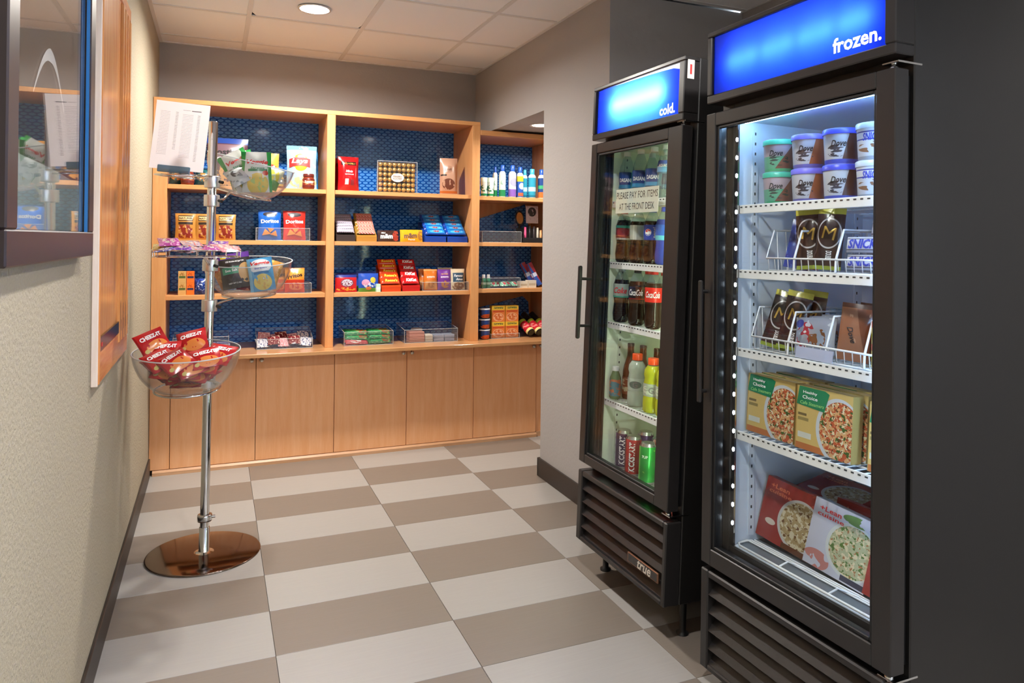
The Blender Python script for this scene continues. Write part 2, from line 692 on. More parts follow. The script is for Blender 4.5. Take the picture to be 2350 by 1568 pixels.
for x in cxs:
    ye = YB if x < XR else YN
    MB().box(max(XL, x - .012), YF, H, min(XN, x + .012), ye, H + .006).build('grid_bar', M_BAR, ceil)
for y in cys:
    xe = XR if y > YN else XN
    MB().box(XL, max(YF, y - .012), H + .0005, xe, min(YB, y + .012), H + .0065).build('grid_bar', M_BAR, ceil)
MB().box(XR - .02, YN, H - .001, XR, YB, H + .006).build('wall_angle', M_BAR, ceil)
MB().box(XL, YF, H - .001, XL + .02, YB, H + .006).build('wall_angle', M_BAR, ceil)
MB().box(XL, YB - .02, H - .0015, XR, YB, H + .006).build('wall_angle', M_BAR, ceil)


def downlight(x, y, z, label, power, r=.070, lz=0.0, tint=WARM):
    t = thing('ceiling_downlight', label, 'downlight', (x, y, z))
    MB().lathe([(r + .016, -.001), (r + .014, -.006), (r + .002, -.004), (r - .004, .012), (r - .006, .03)], 32).build('trim_ring', mat('white_trim', (0.75, 0.72, 0.68), 0.35), t)
    MB().lathe([(.0005, .012), (r * .6, .0115), (r - .004, .011)], 32).build('lens', mat('lamp_lens', (1, 1, 1), 0.4, emis=(1.0, 0.90, 0.78), estr=9.0), t, (0, 0, lz))
    ld = bpy.data.lights.new('downlight_lamp', 'AREA')
    ld.shape = 'DISK'
    ld.size = r * 1.8
    ld.energy = power
    ld.color = tint
    ld.spread = radians(165)
    lo = bpy.data.objects.new('downlight_lamp', ld)
    COL.objects.link(lo)
    lo.parent = t
    lo.location = (0, 0, .004 + lz)
    return t


downlight(*LIGHTS[0], H, 'round recessed ceiling downlight glowing white above the shop floor', DOWN_W)
for l, s in zip(LIGHTS[1:], ('above the aisle beside the freezer', 'above the tall freezer', 'behind the viewer by the left wall', 'behind the viewer by the window')):
    downlight(*l, H, 'round recessed ceiling downlight ' + s, DOWN_W * .55, tint=DAYW)
downlight(1.95, 4.36, ZS, 'small recessed downlight in the low alcove soffit', 9.0, .06, -.0145)

# ================================================================== CABINETS
WV = wood('maple_upright', 'z')
WH = wood('maple_board', 'x')
WDOOR = wood('maple_door', 'z', 'E8A26C', 'F2B888')
M_GAP = mat('cabinet_shadow_gap', (0.03, 0.018, 0.01), 0.8)
M_KNOB = mat('brushed_nickel', (0.55, 0.52, 0.47), 0.28, 1.0)
HF, CT_Z, CT_F = 4.645, 0.685, 4.50         # hutch front, counter top height, counter front edge
DOORF = 4.645


def blue_panel_mat():
    m = bpy.data.materials.new('blue_hexagon_laminate')
    n = N(m)
    sp = n.new('ShaderNodeSeparateXYZ')
    n.link(n.coord('Object'), sp.inputs[0])
    X, Z = n.m('DIVIDE', sp.outputs[0], .043), n.m('DIVIDE', sp.outputs[2], .038)

    def cell(off):
        a = n.m('DIVIDE', n.m('SUBTRACT', n.m('FRACT', n.m('ADD', X, off)), .5), .385)
        b = n.m('DIVIDE', n.m('SUBTRACT', n.m('FRACT', n.m('ADD', Z, off)), .5), .215)
        return n.m('SQRT', n.m('ADD', n.m('MULTIPLY', a, a), n.m('MULTIPLY', b, b)))
    d = n.m('MINIMUM', cell(50.0), cell(50.5))
    inn = n.m('LESS_THAN', d, 1.0)
    core = n.m('LESS_THAN', d, .55)
    nz = n.noise(n.coord('Object'), 40, 2)
    c1 = n.mix(nz, hexc('3F88DC'), hexc('69A8F0'))
    c = n.mix(inn, hexc('0F4FAC'), c1)
    c = n.mix(n.m('MULTIPLY', core, .45), c, hexc('3A80D0'))
    n.link(c, n.b.inputs['Base Color'])
    n.b.inputs['Roughness'].default_value = 0.07
    n.b.inputs['Specular IOR Level'].default_value = 0.5
    return m


M_BLUE = blue_panel_mat()

hutch = thing('display_hutch', 'tall maple shelf hutch with two open bays and blue hexagon backs', 'shelf unit')
BACKY = 5.075
for nm, x0, x1 in (('side_panel', -.333, -.258), ('divider', .629, .679), ('side_panel', 1.577, 1.632)):
    MB().box(x0, HF, CT_Z, x1, BACKY, 2.131, .0015).build(nm, WV, hutch)
MB().box(-.333, HF, 2.131, 1.632, BACKY, 2.157, .0015).build('top_board', WH, hutch)
SHZ = (1.665, 1.345, 1.022)
for a, b in ((-.258, .629), (.679, 1.577)):
    for z in SHZ:
        MB().box(a, HF + .018, z - .026, b, BACKY - .006, z, .0012).build('shelf', WH, hutch)
    MB().box(a, BACKY - .004, CT_Z, b, BACKY + .004, 2.131).build('back_panel', M_BLUE, hutch)

alc = thing('alcove_hutch', 'lower maple shelf unit tucked into the alcove behind the column', 'shelf unit')
AX0, AX1 = 1.634, 2.195
MB().box(AX1, HF, CT_Z, AX1 + .05, BACKY, 2.07, .0015).build('side_panel', WV, alc)
MB().box(AX0, HF, 2.07, AX1 + .05, BACKY, 2.104, .0015).build('top_board', WH, alc)
ASZ = (1.66, 1.347, 1.031)
for z in ASZ:
    MB().box(AX0, HF + .018, z - .026, AX1, BACKY - .02, z, .0012).build('shelf', WH, alc)
MB().box(AX0, BACKY - .004, CT_Z, AX1, BACKY + .004, 2.07).build('back_board', WV, alc)
for z0, z1 in ((1.662, 2.068), (1.033, 1.32)):
    MB().box(AX0, BACKY - .010, z0, AX1, BACKY - .005, z1).build('back_panel', M_BLUE, alc)
for poly in ([(1.640, 1.348), (1.640, 1.478), (2.139, 1.634), (2.190, 1.349)], [(1.640, .686), (1.640, .836), (2.128, .944), (2.175, .900), (2.190, .686)]):
    MB().prism(poly, BACKY - .014, BACKY - .009).build('loose_back_panel', M_BLUE, alc)

tag(MB().box(-.333, CT_F, CT_Z - .022, 2.45, 5.08, CT_Z, .002).build('counter_top', wood('maple_counter', 'x', 'B27A4C', 'C99868', .16)),
    'long glossy maple counter top under the shelves', 'counter top')

DE = [-.228, .232, .690, 1.147, 1.603, 2.063]


def base_unit(x0, x1, doors, label, knobs):
    t = thing('base_cabinet', label, 'cabinet', ((x0 + x1) / 2, DOORF, 0), group='base cabinets under the counter')
    ox = (x0 + x1) / 2
    MB().box(x0 - ox, .022, .0, x1 - ox, .42, CT_Z - .0225).build('carcass', M_GAP, t)
    for (a, b, set_back), ks in zip(doors, knobs):
        d = MB().box(a - ox + .0015, set_back, .032, b - ox - .0015, set_back + .020, CT_Z - .026, .0012).build('door', WDOOR, t)
        for kx in ks:
            k = MB()
            k.lathe([(.005, 0), (.005, .014), (.011, .018), (.013, .024), (.010, .030), (.0005, .032)], 14)
            k.build('knob', M_KNOB, d, (kx - ox, set_back, .632), (radians(90), 0, 0))
    return t


u1 = base_unit(-.333, .690, [(-.228, .232, 0), (.232, .690, 0)], 'maple base cabinet with two doors beside the left wall', [(.206,), (.262,)])
MB().box(-.333 - .1785, .0, .032, -.2295 - .1785, .020, CT_Z - .026, .0012).build('filler_panel', WDOOR, u1)
base_unit(.690, 1.603, [(.690, 1.147, 0), (1.147, 1.603, 0)], 'maple base cabinet with two doors in the middle of the run', [(1.120,), (1.175,)])
base_unit(1.603, 2.45, [(1.603, 2.063, 0), (2.066, 2.45, .012)], 'maple base cabinet running into the alcove behind the column', [(2.035,), (2.092,)])
km = MB()
km.add([(XL + .02, 4.634, 0), (2.066, 4.634, 0), (2.066, 4.66, 0), (XL + .02, 4.66, 0), (XL + .02, 4.634, .018), (2.066, 4.634, .018), (2.066, 4.648, .030), (XL + .02, 4.648, .030), (2.066, 4.66, .030), (XL + .02, 4.66, .030)],
       [(0, 1, 5, 4), (4, 5, 6, 7), (7, 6, 8, 9), (1, 2, 8, 6, 5), (0, 4, 7, 9, 3)])
km.box(2.066, 4.648, 0, 2.45, 4.67, .034)
struct('trim_1', km, wood('pale_maple_moulding', 'x', 'B98A63', 'D9AC86'))

# ================================================================== LEFT WALL PIECES
M_DK = mat('espresso_frame', (0.030, 0.020, 0.022), 0.35)
pic = thing('picture_frame', 'large dark framed artwork behind glass on the cream wall', 'picture', (XL, 1.372, 1.31))
PW, PH, PT = .885, .92, .034


def rail(pa, nm, y0, z0, y1, z1, t, m, b=.003):
    return MB().box(0.0005, y0, z0, t, y1, z1, b).build(nm, m, pa)


rail(pic, 'rail', 0, 0, PW, .062, PT, M_DK)
rail(pic, 'rail', 0, PH - .062, PW, PH, PT, M_DK)
rail(pic, 'stile', 0, .062, .070, PH - .062, PT, M_DK)
rail(pic, 'stile', PW - .075, .062, PW, PH - .062, PT, M_DK)
M_BLUEEDGE = mat('blue_fillet', (0.03, 0.16, 0.42), 0.15)
MB().box(.0235, PW - .079, .062, .031, PW - .075, PH - .062).build('fillet', M_BLUEEDGE, pic)
MB().box(.004, .070, .062, .014, PW - .075, PH - .062).build('mat_board', mat('pale_mat_board', (0.42, 0.44, 0.43), 0.8), pic)


def art_poly(nm, pts, m, x=.0145):
    b = MB()
    k = len(pts)
    b.add([(x, y, z) for y, z in pts] + [(x + .0012, y, z) for y, z in pts], [tuple(range(k)), tuple(range(2 * k - 1, k - 1, -1))] + [(i, (i + 1) % k, (i + 1) % k + k, i + k) for i in range(k)])
    return b.build(nm, m, pic)


art_poly('artwork', [(.105, .064), (PW - .095, .064), (PW - .095, PH - .064), (.105, PH - .064)], mat('charcoal_art_print', (0.028, 0.026, 0.022), 0.6, vary=.25))
art_poly('pale_shape', [(.075, .064), (PW - .078, .064), (PW - .078, .192), (.66, .186), (.40, .194), (.165, .196), (.09, .205), (.072, .15)], mat('pale_art_paint', (0.30, 0.36, 0.33), 0.6, vary=.2), .0152)
st = MB()
pts = [(.255 + .30 * t, .30 + .125 * sin(pi * (.06 + .86 * t))) for t in [k / 16 for k in range(17)]]
for k in range(16):
    w1, w2 = .014 * (1 - abs(k / 16 - .5) * 1.6), .014 * (1 - abs((k + 1) / 16 - .5) * 1.6)
    (a, b_), (c, d) = pts[k], pts[k + 1]
    st.add([(.0172, a, b_ - w1), (.0172, c, d - w2), (.0172, c, d + w2), (.0172, a, b_ + w1)], [(0, 1, 2, 3)])
st.build('brush_stroke', mat('white_art_paint', (0.75, 0.76, 0.74), 0.6), pic)
MB().box(.0185, .071, .063, .0215, PW - .0765, PH - .063).build('glass', clear('picture_glass', refl=1.0, rough=.01, ior=1.5), pic)

PINE = wood('knotty_pine', 'z', 'C07038', 'E2A468', .22)
PINEY = wood('knotty_pine_rail', 'y', 'B8643A', 'DE9A62', .22)
PINE_LIT = wood('lit_pine_edge', 'z', 'DCC4B4', 'F0E2D8', .3)  # light falling on the case's near side is put into this whitish tone
nb = thing('wooden_notice_case', 'tall pine framed wall case with beaded edges on the cream wall', 'wall case', (XL, 2.485, .914))
NW, NH = .79, 1.34
rail(nb, 'side_edge', 0, 0, .010, NH, .019, PINE_LIT, .002)
rail(nb, 'bead', .010, .0, .034, NH, .022, PINE, .006)
rail(nb, 'panel', .034, .10, .46, NH - .05, .013, PINE, .001)
rail(nb, 'panel', .46, .10, NW - .03, NH - .05, .013, PINE, .001)
for k in range(4):
    rail(nb, 'bead', .50 + k * .072, .06, .556 + k * .072, NH - .05, .0225, PINE, .008)
rail(nb, 'bottom_rail', .034, 0, NW, .098, .018, PINEY, .004)
rail(nb, 'top_rail', .034, NH - .05, NW, NH, .018, PINEY, .004)
sl = MB().box(.0135, .034, .100, .0205, NW, .142, .001).build('ledge', mat('black_ledge', (0.01, 0.012, 0.014), 0.2), nb)
MB().box(.0206, .060, .112, .0212, .085, .124).build('sticker', mat('red_sticker', (0.5, 0.03, 0.03), 0.4), sl)

# ================================================================== GLASS-DOOR COOLERS
M_BLK = mat('black_powder_coat', (0.014, 0.013, 0.013), 0.33, bump=(220, 0.08, 0.0006))
M_BLK2 = mat('black_vinyl_trim', (0.020, 0.018, 0.018), 0.28)
M_RUB = mat('black_gasket', (0.006, 0.006, 0.007), 0.5)
M_STEEL = mat('polished_steel', (0.62, 0.62, 0.62), 0.18, 1.0)
M_CHROME = mat('chrome', (0.72, 0.71, 0.70), 0.07, 1.0)
M_WIRE = mat('white_coated_wire', (0.80, 0.82, 0.84), 0.35)
M_DOT = mat('slot_shadow', (0.03, 0.035, 0.04), 0.8)
M_DGLASS = clear('cooler_glass', (0.975, 0.99, 0.985), 0.55, 0.008, 1.5)
M_LETTER = mat('lit_white_letter', (0.9, 0.9, 0.9), 0.5, emis=(1, 1, 1), estr=1.1)


def blue_film():
    m = bpy.data.materials.new('blue_sign_film')
    n = N(m)
    tr = n.new('ShaderNodeBsdfTransparent')
    tr.inputs[0].default_value = (0.11, 0.245, 0.95, 1)
    gl = n.new('ShaderNodeBsdfGlossy')
    gl.inputs['Roughness'].default_value = 0.06
    mx = n.new('ShaderNodeMixShader')
    fr = n.new('ShaderNodeFresnel')
    n.thin_ior(fr, 1.4)
    n.link(fr.outputs[0], mx.inputs[0])
    n.link(tr.outputs[0], mx.inputs[1])
    n.link(gl.outputs[0], mx.inputs[2])
    n.link(mx.outputs[0], n.out.inputs[0])
    n.t.nodes.remove(n.b)
    return m


M_FILM = blue_film()
M_DIFF = translucent('sign_diffuser', (0.85, 0.85, 0.85))


def cooler(name, label, X0, Y0, yaw, lean, side, W, D, vb, vg, d0, d1, s0, s1, glass, inner, shelves, word, liner, lamp, tube, nlouv, lz, film):
    t = thing(name, label, 'cooler', (X0, Y0, 0))
    t.rotation_mode = 'YXZ'
    t.rotation_euler = (-lean, side, -pi / 2 - yaw)
    iu0, iu1, iv0, iv1, iw1 = inner
    WB = .064
    body = MB()
    body.box(0, WB, vb, iu0 - .004, D, s1, .003).box(iu1 + .004, WB, vb, W, D, s1, .003)
    body.box(iu0 - .004, D - .05, vb, iu1 + .004, D, s1).box(iu0 - .004, WB, iv1 + .004, iu1 + .004, D - .05, s1 - .002).box(iu0 - .004, WB, vb + .002, iu1 + .004, D - .05, iv0 - .004)
    body.build('body', M_BLK, t)
    ln = MB()
    th = .003
    ln.box(iu0 - th, .074, iv0, iu0, iw1, iv1).box(iu1, .074, iv0, iu1 + th, iw1, iv1).box(iu0, iw1, iv0, iu1, iw1 + th, iv1)
    ln.box(iu0, .074, iv1, iu1, iw1, iv1 + th).box(iu0, .074, iv0 - th, iu1, iw1, iv0)
    ln.build('liner', liner, t)
    for u in (iu0 - .001, iu1 - .012):
        MB().box(u, WB + .001, iv0, u + .013, .073, iv1).build('breaker_strip', M_RUB, t)
    # feet
    for fu in (.05, W - .05):
        for fw in (.12, D - .08):
            MB().lathe([(.022, -.004), (.022, .012), (.012, .016), (.012, vb)], 12, (fu, fw, 0), capb=True).build('foot', M_RUB, t)
    # door
    g0, g1, h0, h1 = glass
    door = MB()
    for a in ((0, d0, g0, d1), (g1, d0, W, d1), (g0, d0, g1, h0), (g0, h1, g1, d1)):
        door.box(a[0], 0, a[1], a[2], .046, a[3], .0025)
    dr = door.build('door', M_BLK2, t)
    lip = MB()
    for a in ((g0, h0, g0 + .010, h1), (g1 - .010, h0, g1, h1), (g0 + .010, h0, g1 - .010, h0 + .010), (g0 + .010, h1 - .010, g1 - .010, h1)):
        lip.box(a[0], .006, a[1], a[2], .018, a[3], .002)
    lip.build('glazing_bead', M_RUB, dr)
    MB().box(g0 + .002, .019, h0 + .002, g1 - .002, .023, h1 - .002).build('glass', M_DGLASS, dr)
    gk = MB()
    for a in ((.012, d0 + .012, .026, d1 - .012), (W - .026, d0 + .012, W - .012, d1 - .012), (.026, d0 + .012, W - .026, d0 + .026), (.026, d1 - .026, W - .026, d1 - .012)):
        gk.box(a[0], .046, a[1], a[2], .0635, a[3])
    gk.build('gasket', M_RUB, dr)
    # hinges on the near side
    for hv, s in ((d1, 1), (d0, -1)):
        MB().lathe([(.010, 0), (.010, .006), (.006, .007), (.006, .014)], 12, (W - .022, .022, hv if s > 0 else hv - .014)).box(W - .045, .010, hv + (.013 if s > 0 else -.018), W + .001, .09, hv + (.018 if s > 0 else -.013), .001).build('hinge', M_STEEL, t)
    # sign head
    sg = MB()
    r = .026
    sg.box(0, 0, s0, W, WB, s0 + r, .003).box(0, 0, s1 - r * .6, W, WB, s1, .003).box(0, 0, s0 + r, r * .8, WB, s1 - r * .6, .003).box(W - r * 1.2, 0, s0 + r, W, WB, s1 - r * .6, .003)
    sb = sg.build('sign_head', M_BLK2, t)
    p0, p1, q0, q1 = r * .8, W - r * 1.2, s0 + r, s1 - r * .6
    ib = MB()
    ib.box(p0, WB, q0, p1, WB + .002, q1)
    ib.build('reflector', mat('white_reflector', (0.8, 0.8, 0.8), 0.5), sb)
    MB().add([(p0, .012, q0), (p1, .012, q0), (p1, .012, q1), (p0, .012, q1)], [(0, 1, 2, 3)]).build('sign_panel', M_DIFF, sb)
    fb = MB()
    k = len(film)
    pts = [(p0 + (p1 - p0) * a, q0 + (q1 - q0) * b) for a, b in film]
    fb.prism(pts, .0095, .0098)
    fb.build('sign_film', M_FILM, sb)
    cv = (q0 + q1) / 2 + tube[2]
    for a, b in tube[0]:
        MB().tube([(p0 + (p1 - p0) * a, .044, cv), (p0 + (p1 - p0) * b, .044, cv)], .011, 10).build('tube_lamp', mat(name + '_sign_tube', (1, 1, 1), .5, emis=(.95, .98, 1.0), estr=tube[1]), sb)
    lettering(sb, word[0], M_LETTER, lambda x, z: (x, .0088, z), word[1], word[2], word[3], bold=.022)
    # grille
    gm = MB()
    gm.box(0, .0, vb, .034, WB, vg, .004).box(W - .020, .0, vb, W, WB, vg, .004).box(.034, .0, vg - .022, W - .020, WB, vg, .004).box(.034, .0, vb, W - .020, WB, vb + .018, .004)
    gr = gm.build('grille', M_BLK2, t)
    MB().box(.03, .050, vb + .01, W - .018, .052, vg - .01).build('grille_back', M_RUB, gr)
    for z in lz:
        lv = MB()
        lv.add([(.034, .004, z - .030), (W - .020, .004, z - .030), (W - .020, .040, z + .010), (.034, .040, z + .010),
                (.034, .010, z - .034), (W - .020, .010, z - .034), (W - .020, .046, z + .006), (.034, .046, z + .006)],
               [(0, 1, 2, 3), (7, 6, 5, 4), (0, 4, 5, 1), (3, 2, 6, 7), (0, 3, 7, 4), (1, 5, 6, 2)])
        lv.build('louver', M_BLK2, gr)
    # shelves
    for v in shelves:
        sh = MB()
        for k in range(19):
            u = iu0 + .012 + (iu1 - iu0 - .024) * k / 18
            sh.tube([(u, .084, v - .003), (u, iw1 - .01, v - .003)], .0022, 5)
        for w in (.15, .27, .39, iw1 - .02):
            sh.tube([(iu0 + .003, w, v - .007), (iu1 - .003, w, v - .007)], .003, 5)
        so = sh.build('shelf', M_WIRE, t)
        MB().box(iu0 + .004, .078, v - .024, iu1 - .004, .083, v + .003, .001).build('price_rail', M_WIRE, so)
        dd = MB()
        for k in range(26):
            u = iu0 + .018 + (iu1 - iu0 - .036) * k / 25
            dd.box(u - .005, .0772, v - .006, u + .004, .0779, v - .002)
        tag(dd.build('rail_slots', M_DOT, so), kind='stuff')
    MB().box(iu0 + .001, .092, iv0, iu1 - .001, iw1 - .002, iv0 + .0012).build('floor_pan', mat(name + '_floor_pan', (.16, .19, .22) if 'freezer' in name else (.45, .46, .42), .3, .3), t)
    for w in (.132, iw1 - .04):
        pl = MB().box(iu0, w, iv0 + .02, iu0 + .004, w + .022, iv1 - .02).build('pilaster', liner, t)
        dd = MB()
        for k in range(40):
            z = iv0 + .04 + k * (iv1 - iv0 - .08) / 39
            dd.box(iu0 + .0041, w + .008, z, iu0 + .0047, w + .013, z + .009)
        tag(dd.build('pilaster_slots', M_DOT, pl), kind='stuff')
    # lamps
    for u0, u1, beads in lamp[0]:
        if not beads:
            MB().box(u0, .0655, iv0 + .04, u1, .0705, iv1 - .03).build('light_strip', mat(name + '_lamp', (1, 1, 1), .5, emis=lamp[1], estr=lamp[2]), t)
        else:
            MB().box(iu0 + .02, .080, iv1 - .010, iu1 - .02, .090, iv1 - .002).build('light_strip', mat(name + '_lamp', (1, 1, 1), .5, emis=lamp[1], estr=lamp[2]), t)
            MB().box(u0, .0655, iv0 + .04, u1, .0705, iv1 - .03).build('led_strip', M_STEEL, t)
            for k in range(22):
                z = iv0 + .07 + k * (iv1 - iv0 - .13) / 21
                MB().lathe([(.0005, -.007), (.0028, -.004), (.0034, 0), (.0028, .004), (.0005, .007)], 8, ((u0 + u1) / 2, .064, z)).build('led', mat('led_bead', (1, 1, 1), .4, emis=(.75, .86, 1), estr=14.0), t)
    bpy.context.view_layer.update()
    return t, t.matrix_world.copy()


M_LINC = mat('pale_green_white_liner', (0.72, 0.80, 0.66), 0.35)
M_LINF = mat('white_liner', (0.62, 0.70, 0.80), 0.3)
cold, MC = cooler('drinks_cooler', 'black glass-door drinks cooler with lit blue cold sign', 1.3828, 2.7035, -.0131, .032, .0046, .632, .60,
                  .135, .419, .4544, 1.7663, 1.7825, 2.0025, (.045, .551, .490, 1.727), (.050, .582, .445, 1.745, .53),
                  (1.53, 1.28, 1.035, .718), ('cold.', .525, 1.835, .093), M_LINC, ([(.555, .575, False), (.054, .060, False)], (.80, 1.0, .70), 52.0),
                  ([(.20, .80)], 430.0, .01), 5, (.375, .324, .273, .222, .171), [(0, 0), (1, 0), (1, .86), (.92, .93), (.8, .955), (.5, .985), (0, 1)])
frz, MF = cooler('display_freezer', 'tall black glass-door freezer with lit blue frozen sign in the foreground', 1.4031, 1.8804, -.021, .0117, -.0109, .686, .76,
                 .046, .3506, .3683, 1.7674, 1.7999, 2.0256, (.044, .632, .420, 1.727), (.060, .632, .430, 1.745, .62),
                 (1.478, 1.278, 1.036, .780), ('frozen.', .567, 1.862, .146), M_LINF, ([(.064, .074, True), (.612, .626, False)], (.36, .62, 1.0), 55.0),
                 ([(.10, .30), (.33, .52), (.55, .74), (.77, .92)], 46.0, -.004), 5, (.306, .251, .196, .141, .092), [(0, 0), (1, 0), (1, 1), (0, 1)])
# badge, handles, stickers
bd = MB().box(.405, -.004, .203, .60, .004, .238, .002).build('badge', mat('bronze_badge', (0.25, 0.13, 0.08), 0.3, 0.8), cold)
MB().box(.411, -.0046, .207, .594, -.0041, .234).build('badge_face', mat('dark_badge_face', (0.03, 0.025, 0.025), 0.3), bd)
lettering(bd, 'true', mat('silver_ink', (0.75, 0.70, 0.62), 0.3, 0.7), lambda x, z: (x, -.005, z), .515, .2215, .085, bold=.02, shear=.25)
hm = MB().box(.037, -.062, .965, .053, -.046, 1.262, .004)
for z in (1.017, 1.209):
    hm.tube([(.045, -.050, z), (.045, .001, z)], .006, 8)
hm.build('handle', M_BLK2, cold)
hm = MB().box(.004, -.030, .865, .022, -.018, 1.245, .004)
for z in (.90, 1.21):
    hm.tube([(.013, -.022, z), (.013, .001, z)], .006, 8)
hm.build('handle', M_BLK2, frz)
st = MB().box(.6321, .012, 1.925, .6327, .040, 1.990).build('side_sticker', mat('white_sticker', (0.75, 0.66, 0.60), 0.5), cold)
MB().box(.6328, .022, 1.940, .6331, .030, 1.974).build('sticker_mark', INK['r'], st)
nt = thing('paper_notice', 'white paper notice taped inside the cooler door glass', 'notice')
put(nt, (0, 0, 0), (0, 0, 0), MC)
MB().box(.175, .0238, 1.476, .472, .0242, 1.570).build('sheet', mat('notice_paper', (0.66, 0.70, 0.60), 0.7, emis=(.66, .72, .58), estr=0.0), nt)
for s, z, w in (('PLEASE PAY FOR ITEMS', 1.545, .285), ('AT THE FRONT DESK', 1.501, .245)):
    lettering(nt, s, BLACK, lambda x, z_: (x, .0234, z_), .324, z, w, .026, bold=.0)

# ================================================================== GOODS: builders
ACRYL = clear('clear_acrylic', (0.965, 0.97, 0.975), 1.0, 0.03, 1.49, haze=(0.035, (0.5, 0.5, 0.52)))
ACRIM = clear('acrylic_edge', (0.86, 0.90, 0.92), 1.0, 0.1, 1.49, haze=(0.55, (0.78, 0.80, 0.82)))


def bag_shape(w, h, t, seed=0.0, pinch=.05, seal=.055, wr=1.0):
    def half(x, z):
        u = max(-1, min(1, x / (w / 2)))
        v = max(0, min(1, z / h))
        q = max(0.0, min(1.0, (v - seal) / (1 - 2 * seal)))
        bv = max(0.0, sin(pi * q)) ** .5
        au = max(0.0, 1 - abs(u) ** 2.6) ** .75
        n = noise.noise(Vector((x / w * 3.1 + seed * 7.3, z / h * 2.6 + seed, seed * 1.7)))
        n2 = noise.noise(Vector((x / w * 9 + seed, z / h * 6.0, seed)))
        return t / 2 * au * bv * (1 + .28 * wr * n) + .0016 * wr * n2 * bv + .0008
    return half


def bag(name, label, cat, w, h, t, pm, texts, seed=0.0, group=None, nu=10, nv=12, pinch=.05, seal=.055, wr=1.0):
    hf = bag_shape(w, h, t, seed, pinch, seal, wr)
    b = MB()

    def side(u, v, s):
        x = (u - .5) * w
        k = 1 - pinch * sin(pi * v)
        zz = v * h
        crimp = 0.0009 * sin(u * 60) if (v < seal * .8 or v > 1 - seal * .8) else 0
        return (x * k, -s * hf(x, zz) + crimp, zz)
    b.grid(lambda u, v: side(u, v, 1), nu, nv)
    b.grid(lambda u, v: side(u, v, -1), nu, nv, flip=True)
    o = tag(b.build(name, pm), label, cat, group)

    def surf(x, z):
        k = 1 - pinch * sin(pi * max(0, min(1, z / h)))
        return (x * k, -hf(x, z) - .0011, z)
    for T in texts:
        s, m, cx, cz, tw = T[:5]
        kw = T[5] if len(T) > 5 else {}
        kw = dict(kw)
        if 'h' in kw:
            kw['h'] = kw['h'] * h
        lettering(o, s, INK.get(m, m), surf, cx * w, cz * h, tw * w, **kw)
    return o


def carton(name, label, cat, w, d, h, pm, texts, group=None, side=None, bev=.0015):
    """box: front at y=0, base at z=0, centred on x; front print on UVs"""
    b = MB()
    b.box(-w / 2, 0, 0, w / 2, d, h)
    if side is not None:
        for k in (0, 1, 3, 4, 5):
            b.mi[k] = 1
    o = tag(b.build(name, [pm] + ([side] if side else [])), label, cat, group)
    for T in texts:
        s, m, cx, cz, tw = T[:5]
        kw = dict(T[5]) if len(T) > 5 else {}
        if 'h' in kw:
            kw['h'] = kw['h'] * h
        lettering(o, s, INK.get(m, m), flat_front(0), cx * w, cz * h, tw * w, **kw)
    return o


def lerp_prof(prof):
    def f(z):
        for (r0, z0), (r1, z1) in zip(prof, prof[1:]):
            if z0 <= z <= z1 and z1 > z0:
                return r0 + (r1 - r0) * (z - z0) / (z1 - z0)
        return prof[-1][0]
    return f


def bottle(name, label, cat, prof, body, cap, cap_m, band=None, band_m=None, texts=(), group=None, fill=None, n=18):
    """lathe bottle: body, cap, wrap label; fill = (level, material) for the drink inside"""
    t = thing(name, label, cat, group=group)
    r = lerp_prof(prof)
    if fill:
        lo = [p for p in prof if p[1] <= fill[0]] + [(r(fill[0]), fill[0])]
        hi = [(r(fill[0]), fill[0])] + [p for p in prof if p[1] > fill[0]]
        MB().lathe(lo, n, capb=True, capt=True).build('drink', fill[1], t)
        MB().lathe(hi, n).build('neck', body, t)
    else:
        MB().lathe(prof, n, capb=True, capt=True).build('body', body, t)
    if cap:
        cr, z0, z1 = cap
        MB().lathe([(cr, z0), (cr, z1 - .002), (cr - .002, z1)], n, capb=True, capt=True).build('cap', cap_m, t)
    if band:
        z0, z1 = band
        zs = [z0] + [p[1] for p in prof if z0 < p[1] < z1] + [z1]
        lb = MB().lathe([(r(z) + .0006, z) for z in zs], n + 6).build('wrap_label', band_m, t)
        for T in texts:
            s, m, cx, cz, tw = T[:5]
            kw = dict(T[5]) if len(T) > 5 else {}
            lettering(lb, s, INK.get(m, m), cyl_front(r, .0014), cx, cz, tw, **kw)
    return t


def clear_bin(label, w, d, h, loc, rot=0.0, hf=None, group='clear acrylic product trays'):
    """open acrylic tray; hf = lower front height"""
    hf = hf or h
    t = thing('acrylic_tray', label, 'tray', (loc[0], loc[1], loc[2] + .0015), (0, 0, rot), group)
    k = .003
    b = MB()
    b.box(-w / 2, 0, 0, w / 2, d, .0015).box(-w / 2, 0, k, w / 2, k, hf).box(-w / 2, d - k, k, w / 2, d, h)
    for x in (-w / 2, w / 2 - k):
        b.add([(x, k, k), (x + k, k, k), (x + k, d - k, k), (x, d - k, k), (x, k, hf), (x + k, k, hf), (x + k, d - k, h), (x, d - k, h)],
              [(0, 3, 2, 1), (4, 5, 6, 7), (0, 1, 5, 4), (1, 2, 6, 5), (2, 3, 7, 6), (3, 0, 4, 7)])
    b.build('walls', ACRYL, t)
    e = MB()
    z = .0012
    e.tube([(-w / 2, 0, hf), (w / 2, 0, hf), (w / 2, d, h), (-w / 2, d, h)], z, 4, True)
    for x in (-w / 2, w / 2):
        e.tube([(x, 0, 0), (x, 0, hf)], z, 4)
    e.tube([(-w / 2, 0, 0), (w / 2, 0, 0)], z, 4)
    e.build('rim', ACRIM, t)
    return t


